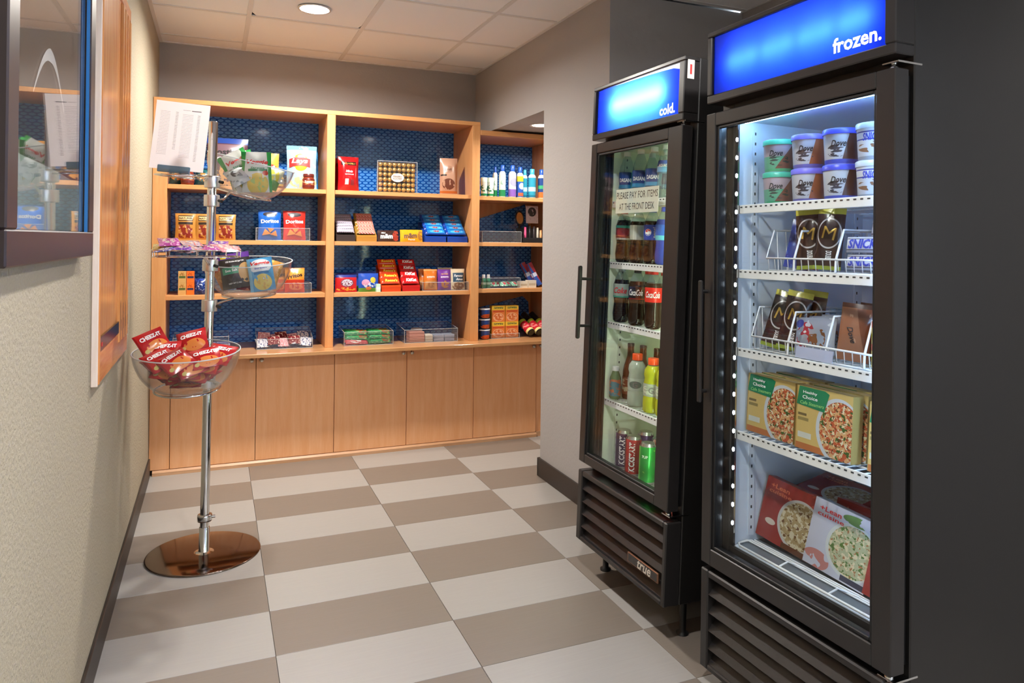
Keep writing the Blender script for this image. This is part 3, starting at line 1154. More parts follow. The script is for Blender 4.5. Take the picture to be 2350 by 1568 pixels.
def bar(name, label, cat, w, h, t, pm, texts, group=None, seed=0.0):
    """flow-wrapped bar: crimped ends left and right, front at -y, centred at origin"""
    b = MB()

    def hh(x, z):
        u = abs(x) / (w / 2)
        a = 1.0 if u < .86 else max(.06, 1 - (u - .86) / .06)
        v = abs(z) / (h / 2)
        return t / 2 * a * max(0.0, 1 - v ** 4) ** .5 + .0006

    def P(u, v, s):
        x, z = (u - .5) * w, (v - .5) * h
        return (x, -s * hh(x, z) + .0012 * noise.noise(Vector((x * 60 + seed, z * 60, seed))), z)
    b.grid(lambda u, v: P(u, v, 1), 14, 6)
    b.grid(lambda u, v: P(u, v, -1), 14, 6, flip=True)
    o = tag(b.build(name, pm), label, cat, group)
    for T in texts:
        s, m, cx, cz, tw = T[:5]
        kw = dict(T[5]) if len(T) > 5 else {}
        if 'h' in kw:
            kw['h'] = kw['h'] * h
        lettering(o, s, INK.get(m, m), lambda x, z: (x, -hh(x, z) - .0016, z), cx * w, cz * h, tw * w, **kw)
    return o


def display_stack(proto, n, x, y, z, dy, dz, tilt, lab, grp, first=True):
    """bars laid like shingles on a sloping tray"""
    words_ = ['bottom bar', 'second bar from the bottom', 'third bar from the bottom', 'fourth bar from the bottom', 'fifth bar from the bottom', 'sixth bar from the bottom', 'seventh bar from the bottom']
    for k in range(n):
        L = (x, y + k * dy, z + k * dz)
        nm = ('topmost bar' if k == n - 1 else words_[k])
        if k == 0 and first:
            proto.location = L
            proto.rotation_euler = (tilt, 0, 0)
            proto['label'] = nm + lab
            proto['group'] = grp
        else:
            clone(proto, nm + lab, L, (tilt + random.uniform(-.05, .05), random.uniform(-.03, .03), random.uniform(-.03, .03)), grp)


def wedge(label, w, y0, y1, z0, zlip, z1, x, m, group='sloping cardboard display trays'):
    b = MB()
    h = w / 2
    b.add([(-h, 0, 0), (h, 0, 0), (h, y1 - y0, 0), (-h, y1 - y0, 0), (-h, 0, zlip), (h, 0, zlip), (h, y1 - y0, z1), (-h, y1 - y0, z1)],
          [(0, 3, 2, 1), (4, 5, 6, 7), (0, 1, 5, 4), (1, 2, 6, 5), (2, 3, 7, 6), (3, 0, 4, 7)])
    return tag(b.build('display_carton', m, None, (x, y0, z0)), label, 'carton', group)

# ================================================================== GOODS ON THE HUTCH
Z1, Z2, Z3, Z4 = SHZ[0] + .0004, SHZ[1] + .0004, SHZ[2] + .0004, CT_Z + .0004
R = radians
S = 'red'
lean = (R(-7), 0, 0)

# ---- left bay, top shelf
P_TOST = print_mat('scoop_chip_print', '4A2E3A', [('r', 0, .88, 1, 1, '1D3F8C'), ('r', .08, .55, .92, .86, '6E5560'), ('ne', .5, .25, .42, .22, 9, .45, 'B58A55')], .32)
put(bag('chip_bag', 'large dark purple chip bag behind the upper clear bowl', 'chip bag', .235, .305, .07, P_TOST,
        [('Tostitos', 'k', 0, .70, .86, {'bold': .03, 'h': .13}), ('SCOOPS!', 'w', 0, .56, .7, {'h': .07})], 1), (.062, 4.80, Z1), lean)
P_FRI = print_mat('orange_chip_print', 'D08A2E', [('r', 0, 0, 1, .42, 'A8281A'), ('h', 1.0, 1.6, 1.62, 'D9983E'), ('ne', .5, .2, .4, .14, 8, .5, 'C98B45'), ('e', .5, .56, .42, .13, 'B42418')], .3)
put(bag('chip_bag', 'orange and red corn chip bag standing behind the upper bowl', 'chip bag', .145, .225, .055, P_FRI,
        [('Fritos', 'w', 0, .56, .72, {'rot': .25, 'bold': .03}), ('Twists', 'w', .1, .30, .6, {'rot': 1.2})], 2), (.288, 4.79, Z1), lean)
P_LAY = print_mat('pale_blue_chip_print', '93B3C9', [('r', 0, .90, 1, 1, '6E9FC4'), ('e', .46, .60, .26, .20, 'DFA02C'), ('ne', .55, .16, .45, .12, 6, .45, 'D9C08C'), ('n', 5, .60, 'A9C4D6')], .2)
lays = bag('chip_bag', 'pale blue potato chip bag with a yellow sun and red banner', 'chip bag', .185, .285, .075, P_LAY, [], 3)
put(lays, (.495, 4.80, Z1), (R(-8), 0, R(-4)))
hfL = bag_shape(.185, .285, .075, 3)
bn = MB()
bn.grid(lambda u, v: ((u - .5) * .125 - .012, -hfL((u - .5) * .125 - .012, .165 + (v - .5) * .055 + .012 * sin(u * 3)) - .0015, .165 + (v - .5) * .055 + .012 * sin(u * 3)), 10, 3)
bno = bn.build('red_banner', INK['r'], lays)
lettering(bno, "Lays", WHITE, lambda x, z: (x, -hfL(x, z) - .0026, z), -.012, .176, .098, .040, bold=.03, shear=.2)
put(bag('chip_bag', 'bright blue chip bag tucked behind the pale blue bag', 'chip bag', .11, .29, .06, print_mat('bright_blue_foil', '1B6FB0', [('n', 6, .55, '3C93CC')], .2), [], 4), (.560, 4.93, Z1), (R(-4), 0, R(8)))

JARP = [(.026, 0), (.034, .004), (.036, .012), (.036, .062), (.031, .072), (.030, .080)]
P_SALSA = print_mat('red_salsa_label', '5C1A14', [('r', 0, .25, 1, .80, '7A2A18'), ('nr', 0, .3, 1, .75, 8, .56, 'C9B07A')], .35)


def jar(label, lidm, x, y, pm, word, z=Z1):
    return put(bottle('dip_jar', label, 'jar', JARP, mat('red_salsa', (.20, .03, .015), .15), (.033, .078, .096), lidm, (.012, .066), pm, [(word, 'w', 0, .045, .058, {'bold': .02, 'h': .016})], 'dip jars on the top shelf'), (x, y, z))


M_LIDR = mat('dark_red_lid', (.10, .015, .012), .3)
jar('red salsa jar in front of the pale blue chip bag', M_LIDR, .528, 4.715, P_SALSA, 'Tostitos')
jar('red salsa jar at the far left under the price sheet', M_LIDR, -.155, 4.715, P_SALSA, 'Tostitos')
jar('queso jar with a yellow lid inside the view of the upper bowl', mat('yellow_lid', (.62, .48, .12), .35), .343, 4.70, print_mat('queso_label', 'B08A3A', [('r', 0, .2, 1, .8, '3A4A5A')], .35), 'Tostitos')
for x, s in ((-.212, 'dark teal snack bag in the top left corner of the shelf'), (-.072, 'dark teal snack bag beside the left salsa jar')):
    put(bag('snack_bag', s, 'snack bag', .085, .10, .04, print_mat('teal_snack_print', '123A44', [('e', .5, .5, .4, .25, 'B07A3A'), ('n', 5, .58, '0B5A60')], .3), [], x), (x, 4.75, Z1), lean)

# ---- left bay, second shelf
P_NUT = print_mat('gold_jerky_print', 'B07B35', [('r', .14, .70, .86, .92, '3A2418'), ('r', .17, .74, .83, .88, 'D8B678'), ('nr', .16, .06, .84, .55, 5, .45, '7E2318'), ('nr', .16, .06, .84, .55, 7, .6, 'C99A7A'), ('r', .14, .56, .86, .66, '2A1D18')], .28)
nut = bag('jerky_bag', 'gold and brown nut pouch at the left end of its row', 'snack bag', .112, .155, .045, P_NUT, [('NATURES', 'k', 0, .81, .62, {'h': .07, 'bold': .03})], 5, 'three gold nut pouches')
put(nut, (-.162, 4.72, Z2), lean)
clone(nut, 'gold and brown nut pouch in the middle of its row', (-.055, 4.725, Z2), (R(-7), 0, R(2)))
clone(nut, 'gold and brown nut pouch nearest the chrome pole on its right', (.055, 4.72, Z2), (R(-8), 0, R(-3)))
tri = [('e', .36, .20, .16, .08, 'E08A3C'), ('e', .66, .16, .14, .07, 'D97B2E')]


def doritos(label, base, seed, x, z, y=4.735, h=.182, w=.135, word='w'):
    o = bag('tortilla_chip_bag', label, 'chip bag', w, h, .055, print_mat(base + '_tortilla_print', base, [('n', 6, .62, base)] + [('e', .5, .86, .30, .08, '24202A')], .22), [('Doritos', 'w', 0, .62, .80, {'h': .13, 'bold': .035, 'rot': .04})], seed)
    hf = bag_shape(w, h, .055, seed)
    for k, (cx, cz, s, a) in enumerate(((-.022, .042, .030, .2), (.026, .036, .026, -.3), (.004, .058, .022, .9))):
        b = MB()
        vs = [(cx + s * cos(a + q), cz + s * .8 * sin(a + q)) for q in (pi / 2, pi / 2 + 2.1, pi / 2 + 4.2)]
        mid = [((vs[i][0] + vs[(i + 1) % 3][0]) / 2, (vs[i][1] + vs[(i + 1) % 3][1]) / 2) for i in range(3)]
        allv = vs + mid
        b.add([(p[0], -hf(p[0], p[1]) - .0022 - k * .0006, p[1]) for p in allv], [(0, 3, 5), (3, 1, 4), (5, 4, 2), (3, 4, 5)])
        b.build('chip_picture', mat('printed_tortilla_chip', hexc('D98438'), .5), o)
    return put(o, (x, y, z), lean)


doritos('blue tortilla chip bag in the clear tray', '1458B4', 7, .305, Z2 + .004)
doritos('red tortilla chip bag beside the blue one', 'C02A22', 8, .450, Z2 + .004)
clear_bin('clear tray holding the blue and red tortilla chip bags', .312, .16, .075, (.380, 4.685, Z2))

# ---- left bay, third shelf
P_CRT = print_mat('tan_cracker_print', 'C49A5C', [('r', .1, .40, .9, .60, '4A5A28'), ('ne', .5, .75, .35, .15, 6, .5, '9A6A30')], .35)
P_CRO = print_mat('orange_cracker_print', 'DD6A1E', [('r', .1, .40, .9, .58, '2A2A48'), ('ne', .5, .75, .35, .15, 6, .5, 'B84A10')], .35)
for i, (x, pm, c) in enumerate(((-.176, P_CRT, 'tan'), (-.132, P_CRO, 'orange'))):
    for j in range(2):
        put(carton('cracker_pack', '%s cracker sandwich packet %s at the left of the third shelf' % (c, ('below', 'on top')[j]), 'cracker packet', .042, .035, .069, pm, [], 'cracker packets'), (x, 4.71, Z3 + j * .0695))
put(bag('snack_bag', 'dark blue snack bag beside the cracker packets', 'snack bag', .075, .095, .04, print_mat('navy_snack_print', '0E2766', [('n', 5, .56, '28489A'), ('ne', .5, .5, .4, .3, 9, .6, 'B8C4DC')], .2), [], 9), (-.078, 4.72, Z3), lean)
P_FR2 = print_mat('orange_red_chip_print', 'DB8A30', [('r', 0, 0, 1, .50, 'B8321C'), ('h', .6, 1.0, 1.16, 'E09A40'), ('ne', .55, .24, .38, .16, 7, .48, 'D0703A')], .25)
fr2 = bag('corn_chip_bag', 'orange and red corn chip bag at the right of the third shelf', 'chip bag', .118, .152, .05, P_FR2, [('Fritos', 'k', 0, .66, .78, {'rot': .2, 'h': .16, 'bold': .03})], 10, 'two orange corn chip bags')
put(fr2, (.455, 4.730, Z3 + .004), (R(-7), 0, R(-3)))
clone(fr2, 'orange and red corn chip bag half hidden behind the middle bowl', (.362, 4.785, Z3 + .004), (R(-8), 0, R(6)))
clear_bin('clear tray at the right of the third shelf', .24, .16, .06, (.430, 4.685, Z3))

# ---- left bay, counter
clear_bin('clear bin of mint packs behind the chrome pole on the counter', .30, .20, .095, (-.070, 4.70, Z4), hf=.085)
P_MINT = print_mat('mint_pack_print', '5A62A8', [('r', 0, .35, 1, .62, 'C9CCE4'), ('nr', 0, 0, 1, 1, 7, .58, '8E95CC')], .25)
for k in range(12):
    x = -.19 + (k % 4) * .080
    put(carton('mint_pack', 'violet and white mint pack, number %s in the left counter bin' % ('one two three four five six seven eight nine ten eleven twelve'.split()[k]), 'mint pack', .074, .045, .022, P_MINT, [], 'mint packs in the left counter bin'), (x, 4.715 + (k // 8) * .06, Z4 + .0035 + (k // 4 % 2) * .0225 + (.0 if k < 8 else .0)), (0, 0, random.uniform(-.05, .05)))
clear_bin('clear bin of small candy pouches on the counter below the left bay', .325, .22, .105, (.398, 4.675, Z4), hf=.06)
POU = [print_mat('white_pouch_print', 'CFCBD0', [('n', 6, .55, '3A4A7A')], .2), print_mat('rose_pouch_print', 'C98C92', [('n', 6, .55, 'E4C4C6')], .2), print_mat('maroon_pouch_print', '6E2028', [('n', 6, .58, 'D8B8A8')], .2)]
for k in range(10):
    c = (0, 2, 1, 2, 0, 1, 1, 2, 1, 0)[k]
    put(bag('candy_pouch', '%s candy pouch in the middle counter bin, %s from left' % (('white and navy', 'rose', 'maroon')[c], ('first', 'second', 'third', 'fourth', 'fifth')[k % 5] + (' in front', ' at the back')[k // 5]), 'candy pouch', .072, .09, .018, POU[c], [], k, 'candy pouches in the counter bin', 6, 6),
        (.275 + (k % 5) * .060, 4.70 + (k // 5) * .085, Z4 + .012 + (k % 2) * .014), (R(-62 if k < 5 else -50), R(random.uniform(-8, 8)), R(random.uniform(-12, 12))))

# ---- middle bay, top shelf
P_GHI = print_mat('red_chocolate_print', 'A81418', [('r', .14, .74, .86, .84, '2A1414'), ('n', 4, .62, 'C4262A'), ('r', .30, .18, .46, .34, 'E4D6C8'), ('r', .56, .16, .72, .32, '7E2A2E')], .16)
ghi = bag('chocolate_bag', 'shiny red stand-up chocolate bag on the top middle shelf', 'chocolate bag', .135, .222, .07, P_GHI, [('GHIRARDELLI', 'gold', 0, .79, .62, {'h': .045}), ('Minis', 'w', 0, .56, .35, {'shear': .3}), ('MILK CHOCOLATE', 'w', 0, .47, .42, {'h': .03})], 11, 'two red chocolate bags')
put(ghi, (.777, 4.74, Z1), (R(-5), 0, R(4)))
clone(ghi, 'red chocolate bag half hidden against the divider', (.765, 4.88, Z1), (R(-3), 0, R(10)))

fer = thing('chocolate_box', 'clear box of gold-wrapped chocolate balls with a white oval label', 'chocolate box', (1.093, 4.74, Z1 + .002))
FW, FH, FD = .262, .205, .045
bx = MB().box(-FW / 2, 0, 0, FW / 2, FD, FH, .004)
bx.build('case', ACRYL, fer)
e = MB()
for a, b_ in (((-1, 0), (1, 0)), ((1, 0), (1, 1)), ((1, 1), (-1, 1)), ((-1, 1), (-1, 0))):
    e.tube([(a[0] * FW / 2, 0, a[1] * FH), (b_[0] * FW / 2, 0, b_[1] * FH)], .0018, 5)
e.build('case_edge', ACRIM, fer)
MB().box(-FW / 2 + .004, FD - .006, .004, FW / 2 - .004, FD - .003, FH - .004).build('backing', mat('brown_backing', (.12, .06, .025), .5), fer)
M_GOLD = mat('gold_foil', (.80, .52, .16), .30, .75, bump=(120, .8, .003))
ballm = None
for j in range(6):
    for i in range(8):
        L = (-FW / 2 + .0225 + i * (FW - .045) / 7, .022, .021 + j * (FH - .042) / 5)
        if ballm is None:
            ballm = MB().lathe([(.0004, -.0152), (.0088, -.0125), (.0135, -.007), (.0152, 0), (.0135, .007), (.0088, .0125), (.0004, .0152)], 12).mesh('chocolate_ball', M_GOLD)
        link('chocolate_ball', ballm, fer, L, (random.uniform(0, 3), random.uniform(0, 3), 0))
ob = MB()
ob.add([(0, -.0035, .098)] + [(.043 * cos(2 * pi * k / 24), -.0035, .098 + .029 * sin(2 * pi * k / 24)) for k in range(24)], [(0, 1 + k, 1 + (k + 1) % 24) for k in range(24)])
ol = ob.build('oval_label', mat('cream_label', (.78, .74, .70), .4), fer)
for s, z in (('FERRERO', .105), ('ROCHER', .091)):
    lettering(ol, s, mat('brown_ink', (.16, .07, .04), .5), lambda x, z_: (x, -.0042, z_), 0, z, .058, .011)
P_LIN = print_mat('tan_truffle_print', 'BB9078', [('e', .45, .68, .30, .10, 'A87E68'), ('ne', .48, .28, .36, .15, 5, .42, '6A3A2A'), ('r', 0, .04, 1, .10, 'B8642E'), ('r', .04, .5, .36, .54, '2A2020')], .3)
put(bag('truffle_bag', 'tan gusseted truffle bag standing at the right of the top middle shelf', 'chocolate bag', .118, .25, .075, P_LIN, [('Lindt', mat('brown_ink', (.16, .07, .04), .5), -.05, .68, .42, {'shear': .2})], 12, pinch=.0), (1.445, 4.75, Z1), (R(-4), 0, R(-10)))

# ---- middle bay, second shelf
GP = 'candy bars in sloping display cartons'
P_SNK = print_mat('violet_bar_print', 'CFCAD6', [('zz', 0, 0, 1, 1, 7, .45, '3C2E58'), ('r', 0, 0, 1, .12, '2A1A1C')], .25)
wedge('dark carton tray under the violet candy bars', .118, 4.70, 4.88, Z2, .036, .135, .758, print_mat('dark_carton_print', '2C2020', [('r', .12, .55, .42, .85, 'D8D4D0'), ('r', .55, .55, .88, .85, 'D8D4D0'), ('r', .08, .12, .40, .42, 'D0CCC8'), ('r', .56, .12, .9, .42, 'D0CCC8')], .5))
pb = bar('candy_bar', '', 'candy bar', .108, .036, .016, P_SNK, [])
display_stack(pb, 6, .758, 4.718, Z2 + 0.064, .024, .0195, R(-48), ' in the violet and white stack', GP)
P_RED = print_mat('red_bar_print', 'C02A28', [('zz', .1, 0, 1, 1, 5, .42, 'E4C4B4'), ('r', 0, 0, .12, 1, '8A6A2A')], .25)
wedge('golden carton tray under the red striped candy bars', .128, 4.70, 4.88, Z2, .034, .145, .890, mat('golden_card', hexc('A8782E'), .45, vary=.3))
pb = bar('candy_bar', '', 'candy bar', .118, .038, .016, P_RED, [])
display_stack(pb, 6, .885, 4.718, Z2 + 0.062, .024, .0215, R(-48), ' in the red striped stack', GP)
P_MM1 = print_mat('brown_candy_pack_print', '35211E', [('ne', .86, .5, .16, .45, 4, .42, 'A03A2A'), ('n', 7, .64, '50342C')], .22)
P_MM2 = print_mat('yellow_candy_pack_print', 'DFA21C', [('ne', .9, .5, .13, .4, 4, .48, 'A8702A'), ('n', 7, .66, 'EFBE3C')], .22)
put(bag('candy_pack', 'dark brown chocolate candy pack propped upright', 'candy pack', .138, .074, .022, P_MM1, [('m&m', 'w', -.08, .46, .58, {'h': .42, 'bold': .05}), ("MILK", 'w', -.22, .76, .2)], 13, pinch=.01, seal=.03), (1.032, 4.72, Z2), (R(-10), 0, 0))
put(bag('candy_pack', 'yellow peanut candy pack propped upright', 'candy pack', .150, .080, .026, P_MM2, [('m&m', mat('brown_ink', (.16, .07, .04), .5), -.05, .50, .58, {'h': .42, 'bold': .05, 'rot': .05}), ('Peanut', 'w', 0, .18, .3)], 14, pinch=.01, seal=.03), (1.186, 4.72, Z2), (R(-9), 0, 0))
P_CRU = print_mat('blue_bar_print', '1B74C8', [('r', 0, 0, .10, 1, '123A9A'), ('r', 0, .74, 1, 1, '1450A8'), ('e', .55, .42, .34, .26, '2FA0E0'), ('ne', .55, .45, .16, .16, 4, .40, '8A3040'), ('ne', .55, .45, .30, .20, 26, .60, 'D8E4F0'), ('r', 0, .0, 1, .12, '0E3A94')], .2)
for x, s in ((1.350, 'left'), (1.492, 'right')):
    wedge('blue carton tray under the %s stack of blue candy bars' % s, .15, 4.70, 4.90, Z2, .034, .135, x, mat('blue_card', hexc('153C9A'), .4))
    pb = bar('candy_bar', '', 'candy bar', .140, .050, .024, P_CRU, [])
    display_stack(pb, 5, x - .004, 4.722, Z2 + 0.066, .034, .0255, R(-45), ' in the %s stack of blue candy bars' % s, GP)

# ---- middle bay, third shelf
P_NER = print_mat('red_gummy_print', 'B81E24', [('r', 0, .84, 1, 1, '22307E'), ('e', .55, .52, .30, .24, '6E3448'), ('ne', .55, .52, .26, .2, 14, .48, 'C8C0D0'), ('ne', .5, .16, .45, .1, 6, .5, 'D8A03A')], .22)
ner = bag('gummy_pouch', 'red gummy candy pouch with a grey burst against the divider', 'candy pouch', .136, .110, .035, P_NER, [], 15, 'gummy pouches', pinch=.02)
put(ner, (.766, 4.72, Z3), lean)
clone(ner, 'red gummy candy pouch standing behind the front red one', (.775, 4.77, Z3 + .01), (R(-10), 0, R(3)))
P_TOO = print_mat('blue_meadow_print', '2048A8', [('r', 0, 0, 1, .20, '4E8A34'), ('e', .35, .48, .20, .18, 'C88AA8'), ('e', .72, .62, .14, .16, 'C9B23C'), ('ne', .55, .34, .3, .16, 6, .5, 'C8D4E8'), ('e', .5, .18, .14, .09, 'C87848')], .25)
too = bag('gummy_pouch', 'blue candy pouch with colourful blobs and a green base', 'candy pouch', .128, .118, .035, P_TOO, [], 16, 'gummy pouches', pinch=.02)
put(too, (.908, 4.72, Z3), lean)
clone(too, 'blue candy pouch standing behind the front blue one', (.905, 4.77, Z3 + .012), (R(-10), 0, R(-3)))
put(carton('gum_box', 'small mint green box beside the orange candy bars', 'gum box', .026, .04, .050, print_mat('mint_green_box', 'BFE0CC', [('r', 0, .3, 1, .6, 'E8F4EC')], .4), []), (.966, 4.685, Z3))
P_REE = print_mat('orange_bar_print', 'D8400F', [('r', 0, .0, 1, .10, 'A82A0C'), ('n', 6, .66, 'E86A28')], .25)
wedge('orange carton tray under the orange candy bars', .125, 4.69, 4.89, Z3, .034, .165, 1.050, mat('orange_card', hexc('C8400F'), .4))
pb = bar('candy_bar', '', 'candy bar', .122, .047, .016, P_REE, [("Reese's", 'y', .05, 0, .66, {'h': .5, 'bold': .04, 'shear': .15})])
display_stack(pb, 5, 1.046, 4.712, Z3 + 0.066, .031, .0305, R(-44), ' in the orange stack', GP)
P_KIT = print_mat('bright_red_bar_print', 'C4161A', [('r', 0, .0, 1, .10, '8A0E12'), ('n', 6, .68, 'E03A34')], .25)
wedge('red carton tray under the bright red wafer bars', .115, 4.69, 4.89, Z3, .034, .165, 1.182, mat('red_card', hexc('B81A18'), .4))
pb = bar('candy_bar', '', 'candy bar', .112, .058, .016, P_KIT, [('KitKat', 'w', .05, 0, .62, {'h': .46, 'bold': .04, 'shear': .2})])
display_stack(pb, 4, 1.178, 4.712, Z3 + 0.068, .038, .0385, R(-44), ' in the bright red wafer stack', GP)
P_OR = print_mat('orange_cookie_print', 'CE6A1C', [('r', .06, .04, .94, .44, 'C68A4C'), ('r', 0, .92, 1, 1, 'E09A5A'), ('nr', .2, .58, .8, .66, 24, .48, 'F0E0D0'), ('ne', .5, .24, .3, .14, 6, .5, 'A8682C')], .28)
P_PU = print_mat('purple_cookie_print', '6C2E8C', [('ne', .52, .26, .34, .18, 6, .44, 'B8783A'), ('n', 5, .66, '8A4AA8'), ('nr', .2, .58, .8, .66, 24, .48, 'E8DCEC'), ('nr', .25, .74, .75, .80, 24, .48, 'D8A83A')], .28)
P_AM = print_mat('cream_cookie_print', 'CDBDA2', [('r', .12, .36, .92, .80, '2C4A62'), ('ne', .5, .16, .42, .18, 7, .42, '8A5A30')], .3)
ck = [bag('cookie_bag', 'orange cookie packet in the clear tray', 'cookie packet', .092, .138, .04, P_OR, [], 17, 'cookie packets', pinch=.02),
      bag('cookie_bag', 'purple cookie packet between the orange and cream ones', 'cookie packet', .092, .136, .04, P_PU, [], 18, 'cookie packets', pinch=.02),
      bag('cookie_bag', 'cream cookie packet with a slate label at the right end', 'cookie packet', .098, .140, .045, P_AM, [('Famous', 'w', 0, .66, .62, {'shear': .2, 'h': .12}), ('Amos', 'w', .05, .49, .5, {'shear': .2, 'h': .12})], 19, 'cookie packets', pinch=.02)]
for o, x in zip(ck, (1.322, 1.417, 1.512)):
    put(o, (x, 4.726, Z3 + .004), lean)
clone(ck[0], 'orange cookie packet standing behind the front orange one', (1.300, 4.776, Z3 + .006), (R(-9), 0, R(5)))
clone(ck[1], 'purple cookie packet peeking out at the left behind the orange ones', (1.295, 4.822, Z3 + .006), (R(-8), 0, R(4)))
clone(ck[2], 'pale cookie packet behind the front purple one', (1.44, 4.782, Z3 + .010), (R(-8), 0, R(-4)))
clear_bin('clear tray holding the orange, purple and cream cookie packets', .315, .17, .055, (1.415, 4.685, Z3))

# ---- middle bay, counter
clear_bin('clear bin packed with green and red candy bars on the counter', .31, .24, .10, (.905, 4.665, Z4), hf=.085)
P_GRN = print_mat('green_bar_print', '1E6A3C', [('n', 6, .58, '7EA05A'), ('ne', .8, .5, .2, .4, 5, .48, '8A4A2A'), ('r', .1, .3, .6, .62, '2E8A52')], .2)
P_RDW = print_mat('red_white_bar_print', 'B84A50', [('ne', .45, .5, .25, .4, 3, .45, 'D8D4CC'), ('n', 8, .6, 'D88A88')], .2)
pg = bar('granola_bar', '', 'granola bar', .14, .038, .020, P_GRN, [], 'bars in the green counter bin')
pr = bar('granola_bar', '', 'granola bar', .14, .038, .020, P_RDW, [], 'bars in the green counter bin')
used = set()
for c in range(2):
    for k in range(3):
        for q in range(2):
            src = pr if (c == 0 and k == 0) else pg
            lab = '%s granola bar in the %s half of the green bin, %s layer, %s' % (('green', 'red and white')[src is pr], ('left', 'right')[c], ('bottom', 'middle', 'top')[k], ('front', 'back')[q])
            L = (.832 + c * .147, 4.695 + q * .085 + k * .012, Z4 + .020 + k * .027)
            rt = (R(-52), R(random.uniform(-4, 4)), R(random.uniform(-5, 5)))
            if src not in used:
                used.add(src)
                src['label'] = lab
                src.location, src.rotation_euler = L, rt
            else:
                clone(src, lab, L, rt)
clear_bin('clear bin of wafers and gum at the right end of the counter', .36, .24, .105, (1.315, 4.668, Z4), hf=.085)
P_WAF = print_mat('pink_wafer_print', 'C08A7C', [('r', 0, .42, 1, .58, '8E5248')], .4)
for k in range(3):
    put(carton('wafer_pack', 'pink wafer packet %s in the right counter bin' % ('at the bottom', 'in the middle', 'on top')[k], 'wafer packet', .10, .09, .021, P_WAF, [], 'wafer packets'), (1.225, 4.69 + k * .004, Z4 + .0035 + k * .0215))
for k in range(2):
    put(carton('gum_pack', 'white gum packet %s beside the pink wafers' % ('below', 'above')[k], 'gum packet', .05, .08, .021, print_mat('white_gum_print', 'D6CFC2', [('r', 0, .4, 1, .6, 'A89A88')], .4), [], 'white gum packets'), (1.305, 4.69, Z4 + .0035 + k * .0215))
P_BGW = print_mat('blue_white_gum_print', 'C4CAD8', [('zz', 0, 0, 1, 1, 6, .45, '38507E')], .3)
for k in range(8):
    put(carton('gum_pack', 'blue and white gum packet, %s row, %s in the right counter bin' % (('front', 'back')[k // 4], ('lower left', 'lower right', 'upper left', 'upper right')[k % 4]), 'gum packet', .068, .03, .020, P_BGW, [], 'striped gum packets'), (1.372 + (k % 2) * .074, 4.69 + (k // 4) * .05, Z4 + .0035 + (k % 4 // 2) * .021), (0, 0, random.uniform(-.08, .08)))
tb = thing('gum_tub', 'round blue gum tub with a white lid at the back of the counter bin', 'gum tub', (1.262, 4.85, Z4 + .0035))
MB().lathe([(.034, 0), (.037, .006), (.037, .055)], 20, capb=True).build('tub_body', mat('blue_plastic', hexc('2E6CB0'), .3), tb)
MB().lathe([(.039, .055), (.039, .068), (.036, .071)], 20, capb=True, capt=True).build('lid', mat('white_plastic', (.78, .80, .82), .35), tb)

# ================================================================== GOODS IN THE ALCOVE
A1, A2, A3 = ASZ[0] + .0004, ASZ[1] + .0004, ASZ[2] + .0004


def spray(label, x, y, r, h, cap_m, pm, texts, z=A1, grp='spray cans on the alcove top shelf'):
    prof = [(r * .9, 0), (r, .006), (r, h * .70), (r * .92, h * .76), (r * .55, h * .82)]
    return put(bottle('spray_can', label, 'spray can', prof, mat('white_can', (.74, .76, .76), .3), (r * .62, h * .80, h), cap_m, (.006, h * .70), pm, texts, grp, n=16), (x, y, z), (0, 0, R(20)))


M_CAPB = mat('royal_blue_cap', hexc('1E4FA8'), .3)
P_S1 = print_mat('green_spray_print', 'D5DCD4', [('r', 0, 0, 1, .30, '1E7A4A'), ('ne', .5, .6, .2, .2, 5, .5, '8AA89A')], .3)
P_S2 = print_mat('violet_spray_print', 'CFC8DC', [('r', 0, 0, 1, .34, '7A56A8'), ('e', .5, .66, .2, .2, '9A9AB8')], .3)
P_S3 = print_mat('blue_yellow_spray_print', '2450A0', [('r', 0, .74, 1, 1, 'D8C030'), ('e', .5, .52, .16, .16, 'C8CCE0'), ('r', .3, .04, .7, .2, 'C85A3A')], .3)
P_S4 = print_mat('teal_spray_print', '2A8AA6', [('r', 0, .30, 1, .52, 'A8D4DC'), ('r', 0, 0, 1, .12, '186A86')], .25)
P_S5 = print_mat('navy_orange_spray_print', '1E3E7A', [('r', 0, 0, 1, .28, 'C8642A'), ('r', 0, .44, 1, .62, '3A9A6A')], .3)
spray('slim green and white spray can with a blue cap at the left of the group', 1.778, 4.745, .0165, .212, M_CAPB, P_S1, [])
spray('wider green and white spray can with a blue cap', 1.821, 4.715, .0225, .222, M_CAPB, P_S1, [])
spray('violet and white spray can with a blue cap', 1.895, 4.715, .0265, .224, M_CAPB, P_S2, [])
spray('blue and yellow spray can with a blue cap', 1.953, 4.715, .0235, .215, M_CAPB, P_S3, [])
spray('slim teal spray can between the yellow one and the tall teal one', 1.998, 4.735, .0185, .200, mat('teal_cap', hexc('3A9AB8'), .3), P_S4, [])
spray('tall teal spray can', 2.045, 4.715, .0270, .206, MATS['teal_cap'], P_S4, [])
spray('navy and orange spray can at the column edge', 2.118, 4.715, .0250, .206, M_CAPB, P_S5, [])
P_TUB = print_mat('white_green_tube_print', 'D2DAD2', [('r', 0, 0, 1, .16, '1E8A58'), ('ne', .5, .55, .3, .25, 5, .5, '2E7A5A')], .3)
for x, y, s in ((1.688, 4.72, 'white and green lotion tub beside the tall divider'), (1.734, 4.715, 'white and green lotion tub next to the spray cans')):
    put(bottle('lotion_tub', s, 'lotion tub', [(.018, 0), (.021, .01), (.0225, .10)], mat('white_tube', (.75, .78, .76), .3), (.0235, .099, .131), mat('white_green_cap', (.62, .74, .66), .35), (.006, .098), P_TUB, [], 'two lotion tubs'), (x, y, A1))

